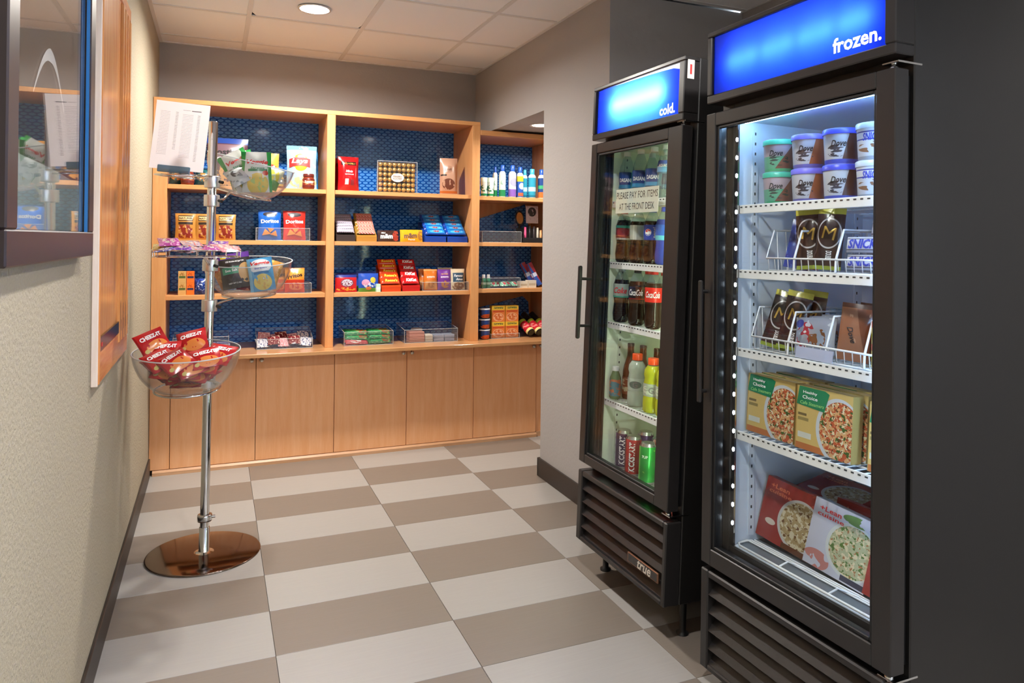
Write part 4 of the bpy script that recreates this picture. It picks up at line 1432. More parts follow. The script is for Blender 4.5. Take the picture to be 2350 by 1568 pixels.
clear_bin('clear two-cell tray on the second alcove shelf', .288, .18, .075, (1.813, 4.69, A2))
MB_ = thing('small_red_box', 'small red box against the divider on the second alcove shelf', 'box', (1.664, 4.80, A2))
MB().box(-.016, 0, 0, .016, .05, .12, .002).build('carton', mat('dark_red_card', (.28, .03, .03), .4), MB_)
MB().box(-.0162, -.0006, .06, .0162, .0, .09).build('carton_band', mat('pale_band', (.5, .35, .3), .5), MB_)
rk = thing('cosmetics_rack', 'black cosmetics rack by the column edge', 'rack', (2.061, 4.70, A2))
MB().box(-.088, 0, 0, .088, .12, .035, .003).box(-.088, .10, .035, .088, .12, .105, .003).box(-.088, 0, .035, -.082, .10, .07, .002).build('rack_body', mat('black_rack', (.012, .012, .014), .3), rk)
for k, (x, c, h) in enumerate(((-.055, 'C84A78', .075), (-.020, '141418', .082), (.012, '2A2428', .080), (.040, 'B8B0A0', .072), (.064, 'C89A6A', .055))):
    t = tag(MB().lathe([(.0085, 0), (.0085, h * .55), (.0078, h * .56), (.0078, h)], 12, capb=True, capt=True).build('lipstick', mat('lipstick_' + c, hexc(c), .3), None, (2.061 + x, 4.735, A2 + .0355)), ('pink lipstick tube', 'black lipstick tube', 'charcoal lipstick tube', 'silver grey lipstick tube', 'short tan lipstick tube')[k] + ' standing in the black cosmetics rack', 'lipstick')
mr = thing('hand_mirror', 'oval black hand mirror propped at the back of the second alcove shelf', 'mirror', (2.005, 4.84, A2))
om = MB()
om.lathe([(.0004, -.004), (.040, -.004), (.044, 0), (.040, .004), (.0004, .004)], 28)
o_ = om.build('mirror_frame', mat('black_rack', (.012, .012, .014), .3), mr, (0, 0, .175), (R(78), 0, 0))
o_.scale = (.75, 1.25, 1)
MB().lathe([(.0004, .0046), (.034, .0046)], 28).build('mirror_face', mat('amber_mirror', hexc('C88A48'), .12, .4), o_)
MB().tube([(0, .002, .125), (0, .012, .004)], .007, 8).build('grip', mat('black_rack', (.012, .012, .014), .3), mr)
hp = carton('hair_tie_card', 'white card of hair ties with a black round label', 'hair tie card', .095, .006, .125, print_mat('hair_tie_print', 'C8BFC8', [('e', .5, .66, .34, .27, '181418'), ('n', 6, .62, 'A898A4')], .4), [])
put(hp, (2.100, 4.83, A2 + .14), (R(-4), 0, 0))
MB().tube([(0, .007, .12), (0, .215, .13)], .002, 5).build('peg_hook', M_STEEL, hp)

clear_bin('clear tray of dental goods on the third alcove shelf', .275, .18, .070, (1.816, 4.69, A3))
P_MW = print_mat('green_mouthwash_print', '2E8A64', [('r', 0, .3, 1, .7, 'BFDCCB')], .3)
for k in range(2):
    put(bottle('mouthwash_bottle', 'small green and white mouthwash bottle %s beside the divider' % ('leftmost', 'second')[k], 'bottle', [(.014, 0), (.0155, .006), (.0155, .058), (.009, .068)], mat('green_liquid', (.03, .30, .17), .15), (.011, .066, .092), mat('white_plastic', (.78, .80, .82), .35), (.012, .05), P_MW, [], 'mouthwash bottles'), (1.692 + k * .034, 4.715, A3 + .0035))
for k in range(5):
    put(bag('floss_pack', '%s dental pack lying in the clear tray' % ('first green', 'second green', 'middle green', 'fourth green', 'rightmost green')[k], 'dental pack', .055, .05, .012, print_mat('green_floss_print', '3A9470', [('n', 5, .52, 'C8DED2'), ('e', .6, .5, .2, .3, 'B83A4A')], .3), [], 30 + k, 'dental packs', 5, 5), (1.765 + k * .043, 4.73 + (k % 2) * .03, A3 + .012), (R(-55), 0, R(k * 9 - 20)))
for k in range(2):
    put(carton('soap_box', 'cream soap box %s on the third alcove shelf' % ('at the left', 'at the right')[k], 'soap box', .062, .05, .046 + .006 * k, print_mat('cream_soap_print', 'CFC8B8', [('r', .1, .3, .9, .62, 'B0A48E')], .4), [], 'soap boxes'), (1.985 + k * .064, 4.70, A3))
P_TP = print_mat('toothpaste_print', '2A4C96', [('h', 1.2, 1.0, 1.25, '9C2430'), ('r', .1, .4, .9, .56, 'C4CCE0')], .25)
for k in range(2):
    put(carton('toothpaste_box', '%s blue and red toothpaste box leaning on the side panel' % ('front', 'rear')[k], 'toothpaste box', .036, .032, .175, P_TP, [], 'toothpaste boxes'), (2.118 - k * .035, 4.72 + k * .04, A3 + .0165), (R(-12), R(-24), 0))

P_CUP = print_mat('navy_pasta_cup_print', '16223E', [('r', .3, .35, .7, .95, '2A4C9A'), ('ne', .5, .22, .22, .26, 4, .40, 'D05A28'), ('r', .66, .3, .70, .9, 'C8CCD4')], .3)
for k in range(3):
    put(bottle('pasta_cup', 'navy microwave pasta cup %s of its stack beside the divider' % ('at the bottom', 'in the middle', 'on top')[k], 'pasta cup', [(.031, 0), (.034, .004), (.037, .060)], mat('navy_plastic', hexc('141E36'), .3), (.0385, .058, .0665), mat('clear_white_lid', (.55, .58, .62), .3), (.003, .058), P_CUP, [], 'pasta cups'), (1.702, 4.715, Z4 + k * .0715), (0, 0, R(15)))
P_MAC = print_mat('orange_macaroni_print', 'D87A3A', [('r', 0, .74, 1, 1, 'E0B83C'), ('nr', .14, .82, .86, .93, 22, .45, '2A5A3A'), ('e', .5, .30, .42, .26, 'E0A880'), ('ne', .5, .30, .38, .22, 6, .45, 'C86A38'), ('r', .08, .60, .92, .70, 'C0502A')], .3)
for i in range(2):
    for j in range(2):
        put(carton('macaroni_box', 'orange macaroni box, %s of the %s column in the alcove' % (('bottom', 'top')[j], ('left', 'right')[i]), 'food box', .096, .05, .110, P_MAC, [], 'macaroni boxes', side=mat('yellow_card', hexc('D8A63A'), .4)), (1.800 + i * .101, 4.705, Z4 + .0038 + j * .1105))
clear_bin('clear tray under the orange macaroni boxes', .212, .14, .03, (1.8505, 4.698, Z4))
P_SCE = print_mat('red_sauce_print', 'B82430', [('r', 0, .80, 1, 1, 'A8B83A'), ('r', 0, 0, 1, .16, 'D8CC8A'), ('ne', .5, .5, .3, .2, 5, .5, 'D87A78')], .25)
for k in range(3):
    t = bottle('drink_tube', 'red and lime tube with a dark cap, %s of three lying towards the viewer' % ('leftmost', 'middle', 'rightmost')[k], 'drink tube',
               [(.026, 0), (.029, .004), (.029, .135), (.024, .15), (.022, .156)], mat('dark_tube', (.02, .018, .02), .2), (.023, .155, .23), mat('black_rack', (.012, .012, .014), .3), (.004, .132), P_SCE, [], 'three tubes')
    MB().lathe([(.0004, -.0012), (.021, -.0012)], 20).build('base_disc', mat('dark_base_disc', (.02, .025, .015), .3), t)
    put(t, (2.035 + k * .064, 4.675, Z4 + .0345), (R(-62), 0, R(12)))

# ================================================================== GOODS IN THE DRINKS COOLER
WATER = clear('clear_bottle_plastic', (0.86, 0.93, 0.96), 1.0, 0.05, 1.4, haze=(0.10, (0.55, 0.66, 0.70)))
COLA = mat('dark_cola', (.012, .005, .003), .08)
PROW = [(.026, 0), (.031, .006), (.032, .050), (.0300, .070), (.032, .090), (.032, .118), (.0285, .14), (.0165, .178), (.0125, .186), (.0125, .192)]
PROP = [(.024, 0), (.031, .008), (.0335, .035), (.0295, .080), (.0325, .105), (.033, .150), (.027, .172), (.0150, .200), (.0125, .205)]
P_DAS = print_mat('water_label_blue', '1C3F7E', [('r', 0, 0, 1, .22, '2E86B8'), ('r', .62, 0, .8, 1, '4FA0BE')], .3)
P_AQ = print_mat('water_label_pale', '2A58B0', [('r', 0, 0, 1, .45, '5A9AC8'), ('r', 0, .45, 1, .5, 'D0DCE8')], .3)
CW = mat('white_cap', (.72, .76, .76), .35)
RT = R(48)


def drink(label, u, w, v, prof, band, bm, texts, capm, body=WATER, fill=None, cap=None, rot=RT, grp=None, name='drink_bottle', s=1.0):
    zt = prof[-1][1]
    t = bottle(name, label, 'bottle', prof, body, cap or (.0145, zt - .006, zt + .012), capm, band, bm, texts, grp, fill, 16)
    put(t, (u, w, v), (0, 0, rot), MC)
    if s != 1.0:
        t.scale = (s, s, s)
    return t


V1, V2, V3, V4, V5 = 1.5335, 1.2835, 1.0385, .7215, .4470
for k, u in enumerate((.092, .194, .290)):
    drink('clear water bottle with a blue label, %s on the top cooler shelf' % ('leftmost', 'second', 'third')[k], u, .120, V1, PROW, (.052, .118), P_DAS, [('DASANI', 'w', 0, .085, .052, {'bold': .03, 'h': .016})], CW, grp='water bottles')
drink('clear water bottle with a high pale blue label on the top cooler shelf', .372, .118, V1, PROW, (.098, .142), P_AQ, [('AQUAFINA', 'w', 0, .122, .05, {'h': .012})], CW)
for k, u in enumerate((.13, .24, .345)):
    drink('clear water bottle in the back row of the top cooler shelf, %s' % ('leftmost', 'middle', 'rightmost')[k], u, .215, V1, PROW, (.052, .118), P_DAS, [], CW, grp='water bottles')
P_DP = print_mat('maroon_soda_label', '7A2430', [('r', 0, .82, 1, 1, '3A9A8A'), ('r', 0, 0, 1, .12, 'B8B4B0'), ('e', .5, .5, .14, .3, 'A83A44')], .3)
P_GS = print_mat('silver_soda_label', 'A8B0A8', [('r', .42, 0, .5, 1, 'D8DCD4')], .25)
P_PE = print_mat('blue_soda_label', '1C46B0', [], .3)
P_BL = print_mat('bright_blue_drink_label', '1E62C8', [('r', 0, 0, 1, .3, '58C0D8')], .3)
pl = [('dark soda bottle with a maroon label on the second cooler shelf', .093, P_DP, None, INK['r'], (COLA, .172)),
      ('dark soda bottle with a silver label on the second cooler shelf', .201, P_GS, None, CW, (COLA, .165)),
      ('dark soda bottle with a blue label and round emblem', .302, P_PE, 'pepsi', mat('blue_cap', hexc('2F4FC0'), .3), (COLA, .165)),
      ('bright blue sports drink bottle at the right of the second cooler shelf', .382, P_BL, None, MATS['blue_cap'], (mat('blue_drink', (.01, .05, .35), .1), .17))]
for lab, u, pm, word, cm, fl in pl:
    t = drink(lab, u, .116, V2, PROP, (.092, .150), pm, [(word, 'w', 0 if word != 'pepsi' else .016, .121, .03 if word != 'pepsi' else .04, {'rot': 0 if word != 'pepsi' else pi / 2, 'bold': .02})] if word else [], cm, fill=(fl[1], fl[0]))
    if word == 'pepsi':
        lb = [c for c in t.children if c.name.startswith('wrap_label')][0]
        em = MB()
        rr = lerp_prof(PROP)
        for mi, (a0, a1, c) in enumerate(((.25, pi - .05, 'r'), (pi + .1, 2 * pi - .2, 'b'))):
            pass
        sf = cyl_front(rr, .0016)
        n_ = 20
        em.add([sf(-.012, .121)] + [sf(-.012 + .0135 * cos(2 * pi * k / n_), .121 + .0135 * sin(2 * pi * k / n_)) for k in range(n_)], [(0, 1 + k, 1 + (k + 1) % n_) for k in range(n_)])
        em.build('emblem_disc', WHITE, lb)
        sf2 = cyl_front(rr, .0022)
        up = [(-.012 + .012 * cos(a), .121 + .012 * sin(a)) for a in [(.12 + .76 * k / 10) * pi for k in range(11)]]
        lo = [(-.012 + (up[0][0] + .012) * (1 - 2 * k / 6), .124 + .003 * sin(k)) for k in range(7)][::-1]
        e2 = MB()
        pts_ = up + lo
        e2.add([sf2(*p) for p in pts_], [tuple(range(len(pts_)))])
        e2.build('emblem_red', INK['r'], lb)
        dn = [(-.012 + .012 * cos(a), .121 + .012 * sin(a)) for a in [(1.15 + .70 * k / 10) * pi for k in range(11)]]
        e3 = MB()
        e3.add([sf2(*p) for p in dn], [tuple(range(11))])
        e3.build('emblem_blue', INK['b'], lb)
P_DC = print_mat('diet_cola_label', '9AA8A4', [('r', 0, 0, 1, .12, '4A9A8A')], .25)
P_ZC = print_mat('black_cola_label', '141214', [('r', 0, .04, 1, .10, '8A1A1A')], .25)
P_CO = print_mat('red_cola_label', 'D21F1C', [], .25)
for lab, u, pm, word, wm, cm in (('cola bottle with a silver label on the third cooler shelf', .092, P_DC, 'Coke', 'r', mat('grey_cap', (.30, .36, .36), .3)),
                                 ('cola bottle with a black label on the third cooler shelf', .210, P_ZC, 'CocaCola', 'w', BLACK),
                                 ('cola bottle with a red label and red cap on the third cooler shelf', .328, P_CO, 'CocaCola', 'w', INK['r'])):
    drink(lab, u, .117, V3, PROP, (.098, .152), pm, [(word, wm, 0, .126, .058, {'shear': .35, 'bold': .02, 'h': .024})], cm, fill=(.168, COLA), s=1.03)
for k, u in enumerate((.13, .245)):
    drink('cola bottle in the back row of the third cooler shelf, %s' % ('left', 'right')[k], u, .22, V3, PROP, (.098, .152), P_CO, [], INK['r'], fill=(.168, COLA))
BEER = [(.028, 0), (.0305, .006), (.0305, .110), (.026, .135), (.0145, .175), (.0135, .222)]
AMB = mat('amber_glass', (.10, .022, .006), .06)
for k, (u, w) in enumerate(((.090, .175), (.160, .190), (.245, .200))):
    drink('brown glass bottle behind the sports drinks, %s' % ('leftmost', 'middle', 'rightmost')[k], u, w, V4, BEER, (.02, .09), print_mat('tea_label', '7A3A20', [('ne', .5, .5, .4, .4, 5, .5, 'B8A888')], .3), [], mat('brown_cap', (.05, .02, .01), .3), AMB, None, (.0145, .216, .228), grp='brown glass bottles', name='glass_bottle')
GAT = [(.030, 0), (.035, .008), (.035, .050), (.0325, .062), (.0345, .078), (.0345, .108), (.031, .128), (.0345, .142), (.032, .160), (.0200, .178), (.0185, .182)]
for lab, u, w, fl, lm in (('cloudy white sports drink bottle with an orange cap', .220, .125, mat('cloudy_drink', (.36, .42, .36), .15), print_mat('grey_sport_label', 'A8B4AC', [('e', .5, .5, .12, .3, '5A6A66')], .3)),
                          ('lime yellow sports drink bottle with an orange cap', .333, .124, mat('lime_drink', (.42, .44, .02), .12), print_mat('pale_sport_label', 'A4AC9C', [('ne', .5, .5, .2, .4, 5, .5, 'C8D0BC')], .3)),
                          ('lime yellow sports drink bottle half hidden behind the door frame', .400, .135, MATS['lime_drink'], MATS['pale_sport_label'])):
    drink(lab, u, w, V4, GAT, (.062, .110), lm, [('G', 'g', 0, .086, .02)], mat('orange_cap', hexc('E8501E'), .3), fill=(.176, fl), cap=(.0205, .180, .205))
drink('small printed juice bottle at the left of the sports drinks', .0800, .112, V4, [(.020, 0), (.023, .006), (.023, .085), (.012, .115), (.011, .12)], (.012, .080), print_mat('juice_label', '4A7A8A', [('n', 5, .52, 'B86A4A')], .3), [], CW, mat('green_juice', (.12, .2, .1), .2))
CAN = [(.026, 0), (.031, .006), (.0320, .012), (.0320, .140), (.027, .150), (.0265, .1535)]


def can(label, u, w, v, c, word, c2, rot=RT):
    pm = print_mat('can_print_' + c, c, [('r', .30, 0, .36, 1, c2), ('n', 5, .68, c2)], .22, .45)
    t = bottle('drink_can', label, 'can', CAN, mat('aluminium', (.55, .55, .56), .25, 1.0), (.0262, .1530, .1545), MATS['aluminium'], (.010, .142), pm, word, 'drink cans', n=18)
    return put(t, (u, w, v), (0, 0, rot), MC)


ks = [('KICKSTART', 'w', 0, .076, .115, {'rot': pi / 2, 'bold': .04, 'h': .024})]
can('purple energy drink can at the left of the cooler floor', .118, .140, V5, '3A2454', ks, '6A4A8A')
can('red energy drink can with upright lettering in the front row', .212, .128, V5, 'B8241E', ks, '7A1A18')
can('green soda can nearest the door frame', .318, .125, V5, '1E9A3C', [('7UP', 'w', -.006, .105, .024, {'bold': .03})], '7ACA5A')
can('violet energy drink can behind the red one', .165, .215, V5, '4A2E66', [], '7A5A9A')
can('red energy drink can behind the green one', .275, .205, V5, 'A8201C', [], '7A1A18')
can('dark red can in the back row of the cooler floor', .225, .285, V5, '5A1A1A', [], '8A3A2A')
can('maroon can behind the green one by the door frame', .375, .195, V5, '7A1E1A', [], 'A83A2A')

# ================================================================== GOODS IN THE FREEZER
FA, FB, FC, FD_, FE = 1.4785, 1.2785, 1.0365, .7805, .4305
TUB = [(.040, 0), (.042, .003), (.0465, .084)]
PT = {'mint': print_mat('mint_tub_print', '5AA888', [('r', 0, .55, 1, 1, 'A89AA4'), ('h', 1.4, -.3, .62, '7A4A3A'), ('ne', .5, .4, .12, .2, 8, .55, '2A3A34'), ('r', 0, 0, 1, .1, '48A878')], .35),
      'violet': print_mat('violet_tub_print', 'B8BCC8', [('h', 1.4, -.1, .70, '9A5A3A'), ('ne', .45, .42, .10, .22, 8, .52, '3A3A42'), ('r', 0, 0, 1, .12, '6A6AB0')], .35),
      'blue': print_mat('blue_tub_print', 'B4BCC8', [('h', 1.4, -.1, .70, '4A3430'), ('ne', .45, .42, .10, .22, 8, .52, '343A46'), ('r', 0, 0, 1, .14, '3A50B0')], .35),
      'white': print_mat('white_tub_print', 'B8C0CC', [('r', 0, .62, 1, .9, '24348A'), ('r', 0, .66, 1, .86, 'C4CAD4'), ('ne', .5, .38, .2, .18, 6, .48, '7A5A44'), ('r', 0, 0, 1, .1, '8A94A0')], .35)}
LID = {'mint': mat('mint_lid', hexc('3AA888'), .35), 'violet': mat('violet_lid', hexc('6A66C8'), .35), 'blue': mat('blue_lid', hexc('3A48C0'), .35), 'white': mat('clear_silver_lid', (.42, .48, .54), .25)}


def tub(kind, u, v, row, w=.150):
    word = [('SNICKERS', 'b', 0, .060, .072, {'bold': .03, 'h': .020, 'shear': .2})] if kind == 'white' else [('Dove', 'k', -.008, .056, .042, {'shear': .4, 'h': .018})]
    nm = {'mint': 'mint green', 'violet': 'violet', 'blue': 'royal blue', 'white': 'silver'}[kind]
    t = bottle('ice_cream_tub', 'ice cream tub with a %s lid in the %s row' % (nm, row), 'ice cream tub', TUB, mat('white_tub', (.6, .64, .7), .4), (.0495, .082, .0975), LID[kind], (.002, .083), PT[kind], word, 'ice cream tubs', n=24)
    put(t, (u, w, v), (0, 0, R(42)), MF)


for row, v in (('lower', FA), ('upper', FA + .0985)):
    for kind, u in (('mint', .162), ('violet', .279), ('blue', .396), ('white', .508)):
        tub(kind, u, v, row)


def wire_basket(label, u0, u1, v, z1, zf, divs, w0=.100, w1=.36):
    """front low, back high wire basket"""
    t = thing('wire_basket', label, 'basket', group='freezer wire baskets')
    put(t, (0, 0, 0), (0, 0, 0), MF)
    r = .0026
    b = MB()
    b.tube([(u0, w0, zf), (u1, w0, zf), (u1, w0 + .03, z1), (u1, w1, z1), (u0, w1, z1), (u0, w0 + .03, z1)], r * 1.2, 6, True)
    b.tube([(u0 + .008, w0 + .004, v + .003), (u1 - .008, w0 + .004, v + .003), (u1 - .008, w1 - .004, v + .003), (u0 + .008, w1 - .004, v + .003)], r, 6, True)
    b.build('rim', M_WIRE, t)
    f = MB()
    n = int((u1 - u0) / .026)
    for k in range(n + 1):
        u = u0 + .008 + (u1 - u0 - .016) * k / n
        f.tube([(u, w0, zf), (u, w0 + .004, v + .003), (u, w1 - .004, v + .003), (u, w1, z1)], r * .62, 5)
    f.build('wires', M_WIRE, t)
    s = MB()
    for u in (u0, u1):
        for k in range(7):
            w = w0 + .04 + k * (w1 - w0 - .05) / 6
            s.tube([(u, w, z1), (u + (.008 if u == u0 else -.008), w, v + .003)], r * .62, 5)
    s.build('side_wires', M_WIRE, t)
    for u in divs:
        MB().tube([(u, w0, v + .004), (u, w0 + .002, zf), (u, w0 + .03, z1 - .004), (u, w1, z1 - .004)], r * 1.3, 6).build('divider', M_WIRE, t)
    return t


wire_basket('white wire basket on the freezer shelf below the ice cream tubs', .165, .622, FB, 1.402, 1.318, (.275, .425))
wire_basket('white wire basket on the freezer shelf above the yellow meal boxes', .105, .622, FC, 1.166, 1.078, (.255, .395, .520))
P_M = print_mat('black_ice_bar_print', '2A1F20', [('r', 0, .90, 1, 1, 'B8B040'), ('e', .5, .58, .44, .25, 'B8B4B4'), ('e', .5, .58, .40, .225, '2A1E1E'), ('r', 0, 0, 1, .06, '8A9A3A')], .2)
P_RB = print_mat('red_ice_pack_print', 'B83448', [('n', 5, .55, 'D87A88'), ('r', 0, .8, 1, 1, '2A3A8A')], .25)
P_BB = print_mat('blue_ice_pack_print', '24388A', [('n', 5, .58, '4A68B8')], .25)


def ice_bar(label, u, w, v, rot, pm=P_M, texts=None, wd=.075, h=.178, grp='ice cream bars in the baskets'):
    tx = [('M', 'gold', 0, .58, .46, {'h': .20, 'rot': -.15, 'bold': .0}), ('DOUBLE', 'w', .05, .22, .34, {'rot': -pi / 2, 'h': .09})] if texts is None else texts
    o = bag('ice_cream_bar', label, 'ice cream bar', wd, h, .026, pm, tx, u * 9, grp, 8, 10, .02)
    return put(o, (u, w, v), rot, MF)


ice_bar('black and gold ice cream bar standing left of its twin in the upper basket', .285, .152, FB + .010, (R(-10), R(-4), R(30)))
ice_bar('black and gold ice cream bar standing right of its twin in the upper basket', .345, .152, FB + .010, (R(-10), R(3), R(30)))
ice_bar('blue ice cream pack leaning behind the basket divider', .222, .158, FB + .010, (R(-14), R(10), R(40)), P_BB, [], .07, .15)
ice_bar('red ice cream pack between the blue one and the black bars', .262, .165, FB + .010, (R(-10), R(6), R(35)), P_RB, [], .06, .13)
P_SN = print_mat('white_snack_bar_print', 'B8C0D0', [('r', 0, .12, 1, .84, '2A2034'), ('r', .02, .16, .98, .80, 'C0C6D6')], .22)
for k in range(2):
    o = bar('ice_cream_bar', 'white ice cream bar with dark lettering, %s of the stack in the upper basket' % ('bottom', 'top')[k], 'ice cream bar', .17, .042, .028, P_SN, [('SNICKERS', 'b', .0, 0, .8, {'h': .6, 'bold': .04, 'shear': .2})], 'ice cream bars in the baskets')
    put(o, (.520, .132, FB + .034 + k * .046), (R(-8), 0, 0), MF)
for k in range(3):
    put(tag(clone(o, 'x', group='ice cream bars in the baskets'), 'white ice cream bar in the back row of the upper basket, %s' % ('lowest', 'middle', 'highest')[k]), (.52, .225, FB + .034 + k * .045), (R(-8), 0, 0), MF)
ice_bar('black and gold ice cream bar leaning at the left of the lower basket', .150, .140, FC + .010, (R(-12), R(14), R(35)))
ice_bar('black and gold ice cream bar beside the leaning one in the lower basket', .205, .150, FC + .010, (R(-10), R(10), R(32)))
ice_bar('black and gold ice cream bar behind the first two in the lower basket', .215, .215, FC + .010, (R(-6), R(6), R(20)))
P_SIL = print_mat('silver_ice_pack_print', 'A8B0C0', [('ne', .3, .5, .26, .36, 4, .50, 'B03444'), ('n', 4, .60, 'D8DEE8'), ('ne', .62, .42, .2, .3, 4, .5, '8A5A3A'), ('e', .12, .82, .12, .12, '3A50A8')], .16, .45)
for k in range(3):
    o = bag('ice_cream_bar', 'silver and red ice cream sandwich wrapper, %s in the lower basket' % ('frontmost', 'second', 'rearmost')[k], 'ice cream bar', .135, .105, .03, P_SIL, [], 40 + k, 'silver ice cream sandwiches', 8, 8)
    put(o, (.318 + k * .008, .136 + k * .042, FC + .012 + k * .004), (R(-12), R(-4), R(8)), MF)
P_DOV = print_mat('copper_ice_bar_print', '8A5A42', [('h', 1.0, .5, .95, '6A3A28'), ('r', 0, .92, 1, 1, '3A2420'), ('n', 4, .66, 'A87A5E')], .2)
for k in range(3):
    ice_bar('copper brown ice cream bar, %s of three in the lower basket' % ('frontmost', 'middle', 'rearmost')[k], .440 + k * .02, .146 + k * .045, FC + .010, (R(-8), R(4), R(22)), P_DOV, [('Dove', 'k', -.05, .45, .55, {'rot': -1.2, 'shear': .4})], .085, .155, 'copper ice cream bars')
for k in range(2):
    o = carton('ice_pop_pack', 'yellow and red ice pop box %s at the right of the lower basket' % ('below', 'on top')[k], 'ice pop box', .085, .10, .058, print_mat('ice_pop_print', 'C8B06A', [('r', 0, .72, 1, 1, 'C85A4A'), ('r', 0, .3, 1, .45, 'A8B03A')], .35), [], 'ice pop boxes')
    put(o, (.572, .115, FC + .010 + k * .0585), (0, 0, 0), MF)
pt = tag(MB().box(-.066, -.001, -.016, .066, .001, .016).build('price_tag_holder', clear('tag_holder', (.9, .92, .98), 1.0, .1, 1.45, haze=(.45, (.62, .66, .85)))), 'clear price tag holder clipped to the lower basket front', 'tag holder')
put(pt, (.36, .093, 1.056), (R(-8), 0, 0), MF)

P_HC = print_mat('yellow_meal_print', 'C4AA68', [('r', 0, 0, 1, .10, 'B06A3A'), ('r', .05, .18, .30, .27, 'C4C8C0'), ('r', 0, .0, .02, 1, 'A8884A'), ('e', .78, .42, .40, .50, 'BCC4CC'), ('e', .80, .42, .36, .45, 'C89A6A'), ('ne', .80, .42, .36, .45, 14, .50, 'B0502E'), ('ne', .80, .42, .36, .45, 11, .60, '3E5A28'), ('ne', .80, .42, .36, .45, 17, .58, 'D0C8A8'), ('ne', .80, .42, .36, .45, 21, .62, '5A3A22'),
                                             ('r', .04, .45, .24, .50, '8A7A4A'), ('r', .04, .53, .20, .57, '6A5A38')], .3)
M_GRN = mat('meal_green_panel', hexc('107A52'), .35)


def meal(label, u, w, v, rot=(0, 0, 0), wd=.196, h=.176, d=.038):
    t = carton('meal_box', label, 'meal box', wd, d, h, P_HC, [], 'yellow meal boxes', side=mat('yellow_meal_card', hexc('B89A58'), .4))
    b = MB()
    b.prism([(-wd / 2 + .002, h * .70), (wd * .02, h * .66), (wd * .10, h * .95), (wd * .02, h * .985), (-wd / 2 + .01, h * .99)], -.0012, -.0002)
    g = b.build('green_panel', M_GRN, t)
    for s, cx, cz, tw, m in (('Healthy', -.24, .905, .26, 'w'), ('Choice', -.24, .83, .28, 'w'), ('Cafe Steamers', -.20, .74, .44, mat('lime_ink', (.25, .6, .2), .5))):
        lettering(g, s, INK.get(m, m) if isinstance(m, str) else m, flat_front(-.0014), cx * wd, cz * h, tw * wd, h=h * .055, bold=.02, shear=.2 if 'Cafe' in s else 0)
    put(t, (u, w, v + .003), rot, MF)
    return t


meal('yellow frozen meal box with green corner at the left of its shelf', .168, .112, FD_, (R(-3), 0, 0))
meal('yellow frozen meal box with green corner in the middle of its shelf', .377, .106, FD_, (R(-3), 0, 0))
meal('yellow frozen meal box cut by the door frame at the right', .577, .106, FD_, (R(-3), 0, 0), .10)
for k in range(2):
    meal('yellow frozen meal box standing behind the left one, %s row' % ('second', 'third')[k], .175 + k * .01, .158 + k * .05, FD_, (R(-3), 0, 0))
    meal('yellow frozen meal box standing behind the middle one, %s row' % ('second', 'third')[k], .385 + k * .01, .152 + k * .05, FD_, (R(-3), 0, 0))
P_LR = print_mat('red_meal_print', '8A2E28', [('n', 4, .64, 'A8483A'), ('e', .74, .44, .40, .40, 'B8B4B0'), ('e', .75, .44, .36, .36, 'A08A62'), ('ne', .75, .44, .36, .36, 13, .52, 'C8BCA0'), ('ne', .75, .44, .36, .36, 16, .60, '6A4A2A'), ('e', .22, .30, .10, .05, 'C8B8A8'), ('r', .5, 0, 1, .09, '5A3018')], .22)
P_LW = print_mat('white_meal_print', 'B8B8C4', [('e', .70, .46, .40, .40, 'C4C8C4'), ('e', .72, .46, .37, .36, 'A8A884'), ('ne', .72, .46, .37, .36, 13, .57, '4E6A30'), ('ne', .72, .46, .37, .36, 15, .55, 'D0C09A'), ('ne', .72, .46, .37, .36, 19, .62, '9A6A42'), ('ne', .2, .12, .22, .14, 4, .46, 'B07068'), ('ne', .72, .9, .24, .07, 5, .52, '5A7A44'), ('r', .62, .02, .98, .10, '3A3A4A')], .22)
LS = .185


def lc(label, u, w, v, pm, ink, rot, h=LS, side='B0483A', wd=.205):
    t = carton('dinner_box', label, 'meal box', wd, .034, h, pm, [('+Lean', ink, -.22, .88, .36, {'h': .075}), ('cuisine', ink, -.20, .79, .44, {'h': .06})], 'frozen dinner boxes', side=mat('dinner_side_' + side, hexc(side), .4))
    put(t, (u, w, v + .012), rot, MF)
    return t


lc('red frozen dinner box at the left of the freezer floor', .165, .165, FE + .004, P_LR, mat('coral_ink', (.62, .14, .06), .5), (R(-13), R(4), R(2)))
lc('white frozen dinner box in the middle of the freezer floor', .375, .150, FE + .004, P_LW, 'r', (R(-13), R(4), R(2)), side='A8ACB8')
lc('red frozen dinner box cut by the door frame on the freezer floor', .552, .142, FE + .004, P_LR, MATS['coral_ink'], (R(-13), R(4), R(2)), wd=.135)
lc('red frozen dinner box lying flat on top of the left one', .245, .235, FE + .166, P_LR, MATS['coral_ink'], (R(-82), R(2), R(6)), .17)
lc('red frozen dinner box standing behind the middle one', .40, .215, FE + .004, P_LR, MATS['coral_ink'], (R(-13), 0, 0))
lc('red frozen dinner box standing behind the left one', .18, .225, FE + .004, P_LR, MATS['coral_ink'], (R(-10), 0, 0), .155)
rk = thing('floor_rack', 'white wire rack on the freezer floor in front of the dinner boxes', 'rack')
put(rk, (0, 0, 0), (0, 0, 0), MF)
for w in (.128, .138, .148):
    MB().tube([(.075, w, FE + .006), (.626, w, FE + .006)], .0028, 6).build('rail', M_WIRE, rk)
MB().tube([(.075, .138, FE + .006), (.068, .120, FE + .006), (.070, .090, FE + .004), (.085, .080, FE + .004), (.626, .080, FE + .004)], .0034, 6).build('front_rail', M_WIRE, rk)
